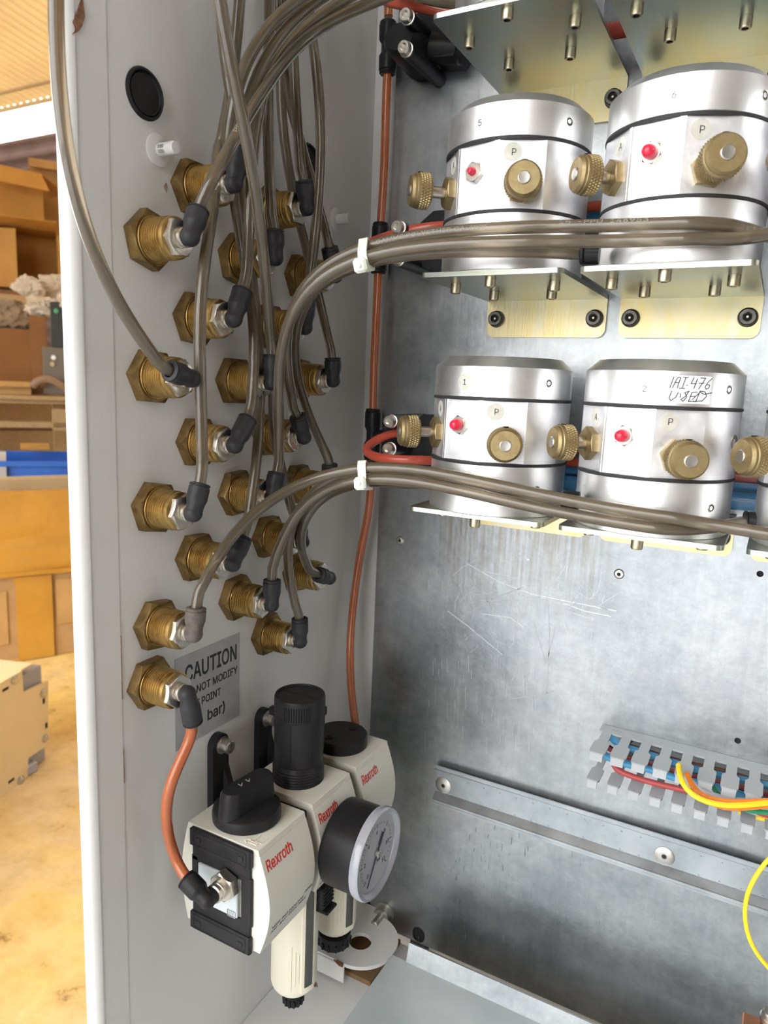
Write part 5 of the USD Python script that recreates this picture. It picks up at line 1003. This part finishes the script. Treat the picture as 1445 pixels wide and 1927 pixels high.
def carton(px0, px1, py0, py1, dist, lab, mt, flaps=(), dep=.34, yaw=0.0, open_=True):
    o = at_dist((px0+px1)/2, py1, dist); r, u, n = view_frame(o); w = (px1-px0)/FPX*dist*1.05; h = (py1-py0)/FPX*dist*1.05
    t = thing('carton', lab, 'cardboard box', o-n*dep/2)
    for nm, c, sz in (('front_side', (0, 0, h/2), (w, .006, h)), ('back_side', (0, -dep, h/2), (w, .006, h)), ('left_side', (-w/2, -dep/2, h/2), (.006, dep, h)), ('right_side', (w/2, -dep/2, h/2), (.006, dep, h)), ('bottom', (0, -dep/2, .003), (w, dep, .006))):
        obj(nm, xf(rbox(c, sz), o, r, n, yaw), mt, t)
    for hinge, tilt, L in flaps:
        if hinge == 'front': m = rbox((0, L/2, 0), (w*.96, L, .005)); m.apply_transform(trimesh.transformations.rotation_matrix(tilt, [1, 0, 0])); m.apply_translation([0, .003, h])
        elif hinge == 'back': m = rbox((0, -L/2, 0), (w*.96, L, .005)); m.apply_transform(trimesh.transformations.rotation_matrix(tilt, [1, 0, 0])); m.apply_translation([0, -dep-.003, h])
        elif hinge == 'left': m = rbox((-L/2, 0, 0), (L, dep*.96, .005)); m.apply_transform(trimesh.transformations.rotation_matrix(tilt, [0, 1, 0])); m.apply_translation([-w/2, -dep/2, h])
        else: m = rbox((L/2, 0, 0), (L, dep*.96, .005)); m.apply_transform(trimesh.transformations.rotation_matrix(tilt, [0, 1, 0])); m.apply_translation([w/2, -dep/2, h])
        obj('flap', xf(m, o, r, n, yaw), mt, t)
    return t
KR2 = mat('orange_brown_cardboard', (.52, .26, .05), (.46, .22, .04), rough=.7, ns=4)
# open carton lying on its side, mouth towards the room
o = at_dist(46, 546, DD+.75); r, u, n = view_frame(o); w, h, dp = 104/FPX*(DD+.75), 98/FPX*(DD+.75), .36
t = thing('carton', 'open orange-brown carton on its side, dark inside, flaps sticking out', 'cardboard box', o-n*dp/2)
for nm, c, sz in (('left_side', (-w/2, -dp/2, h/2), (.006, dp, h)), ('right_side', (w/2, -dp/2, h/2), (.006, dp, h)), ('bottom', (0, -dp/2, .003), (w, dp, .006)), ('top_side', (0, -dp/2, h), (w, dp, .006)), ('back_side', (0, -dp, h/2), (w, .006, h))): obj(nm, xf(rbox(c, sz), o, r, n), KR2, t)
def flap_at(m, ang, ax, at_): m.apply_transform(trimesh.transformations.rotation_matrix(ang, ax)); m.apply_translation(at_); obj('flap', xf(m, o, r, n), KR2, t)
flap_at(rbox((0, .085, 0), (w*.97, .17, .005)), .18, [1, 0, 0], [0, .002, h]); flap_at(rbox((.10, 0, 0), (.20, .005, h*.92)), .42, [0, 0, 1], [-w/2, .006, h*.47]); flap_at(rbox((.06, 0, 0), (.12, .005, h*.92)), .75, [0, 0, 1], [w/2, .004, h*.47]); flap_at(rbox((0, .08, 0), (w*.95, .16, .005)), -.05, [1, 0, 0], [0, .004, .008])
carton(0, 78, 372, 561, DD+1.45, 'orange-brown carton tipped on top of the heap under the dark wall', KR2, (('front', -.75, .22), ('right', .5, .2)), yaw=-.3)
carton(76, 150, 360, 568, DD+1.9, 'tall plain brown carton standing behind the open one', KRAFT, (('front', -.9, .10),))
carton(-30, 46, 722, 742, DD-.10, 'flat open cardboard tray on the pallet', KRAFT, (('front', -.6, .05),), dep=.2)
# rack that carries the upper cartons
o = at_dist(62, 549, DD+.70); r, u, n = view_frame(o); rk = thing('storage_rack', 'dark timber rack carrying the cartons, mostly hidden behind the sacks', 'rack', V([o[0], o[1], FZ])); o0 = V([o[0], o[1], o[2]])
obj('rack_shelf', xf(rbox((0, -.95, -.02), (1.5, 2.0, .03)), o0, r, n), BROWNM, rk)
for x in (-.6, .6):
    for y in (-.1, -1.8): obj('rack_post', xf(rbox((x, y, (FZ-o[2]-.035)/2-.017), (.06, .06, o[2]-FZ-.035)), o0, r, n), BROWNM, rk)
carton(-60, 50, 640, 739.5, DD+.2, 'dark brown carton at the bottom left of the heap', BROWNM, (), dep=.22)
carton(65, 88, 620, 741, DD+.02, 'varnished brown box standing between the dark carton and the grey control box', BROWNM, (), dep=.14)
o = at_dist(62, 800, DD+.55); r, u, n = view_frame(o); o = V([o[0], o[1], FZ]); hc = at_dist(62, 752, DD+.55)[2]-FZ; wc = thing('added_dark_panel', 'added dark board panel standing on the floor behind the pallet bench', 'crate', o)
obj('panel_body', xf(rbox((0, -.04, hc/2), (1.5, .06, hc), .004), o, r, n), BROWNM, wc)  # added dark panel, keeps the gap under the pallet from showing bright
for i in range(4): obj('panel_board', xf(rbox((0, 0, hc*(i+.5)/4), (1.5, .02, hc/4-.02), .003), o, r, n), WOOD, wc)

q = at_dist(44, 664, DD+.03)
def sackm(px, py, w, h, dist, seed, lab, mt=SACK, nm='plastic_sack'):
    o = at_dist(px, py, dist); m = trimesh.creation.icosphere(4, 1.0); v = np.array(m.vertices)
    k = 1 + 1.1*(meshkit.fbm(v*1.5+seed*3.1, 4, seed)-.5) - .55*np.abs(meshkit.noise(v*3.0+seed, seed+5)-.5) - .35*np.abs(meshkit.noise(v*6.5+seed, seed+9)-.5); v = v*k[:, None]
    s = V([w, w*.7, h])/2/FPX*dist; r, u, n = view_frame(o)
    single(nm, xf(trimesh.Trimesh(v*s, m.faces, process=False), o, r, n), mt, lab, 'sack' if nm == 'plastic_sack' else 'netting', 'crumpled pale sacks in the heap' if nm == 'plastic_sack' else None)
for px, py, w, h, dd_, seed, lab in ((53, 540, 50, 38, DD+.28, 1, 'small crumpled cream sack at the left of the sack heap'), (106, 543, 60, 54, DD+.44, 2, 'large crumpled cream sack at the right, against the cabinet edge'), (78, 574, 52, 34, DD+.09, 3, 'round cream sack at the front of the heap'), (124, 566, 26, 34, DD-.15, 4, 'pale sack squeezed between the large sack and the dark box')):
    sackm(px, py, w, h, dd_, seed, lab)
sackm(8, 592, 78, 64, DD+.3, 6, 'tangle of brown netting left of the cream sacks', SACKB, 'netting')
def cbox(px0, px1, py0, py1, dist, mt, lab, nm, btns):
    o = at_dist((px0+px1)/2, py1, dist); r, u, n = view_frame(o); w, h = (px1-px0)/FPX*dist*1.05, (py1-py0)/FPX*dist*1.05
    t = thing(nm, lab, 'control box', o-n*.06); obj('case', xf(rbox((0, -.06, h/2), (w, .12, h), .006), o, r, n), mt, t)
    for bx, bz, mm in btns: obj('push_button', xf(lathe([(0, 0), (.014, 0), (.014, .006), (.011, .010), (0, .011)], (bx*w, 0, bz*h), (0, 1, 0), 16), o, r, n), mm, t)
cbox(102, 140, 584, 655, DD-.12, DKGREEN, 'dark control box with a green lamp beside the cream sacks', 'control_box', ((-.26, .80, GREENL),))
cbox(90, 140, 668, 742, DD-.12, GREYBOX, 'grey-brown control box with two pale buttons above the hose', 'control_box', ((-.18, .78, PAPER), (-.22, .64, KRAFTI)))
qs = [at_dist(62+20*(1-math.cos(t))+14*t*.6, 727-14*math.sin(t*1.3), DD-.16-.03*math.sin(t)) for t in np.linspace(0, 3.6, 14)]
single('brown_hose', sweep(resample(qs, .01), .022, 12), RUBB, 'short bent brown hose lying on the pallet', 'hose')
o = at_dist(80, 828, 4.3); single('yellow_scrap', [xf(crumple(14, 6, .14, .035, .03, 31), at_dist(66, 846, 4.3), *view_frame(at_dist(66, 846, 4.3))[::2])], KR2, 'yellowish paper scrap just above the blue crate', 'scrap')
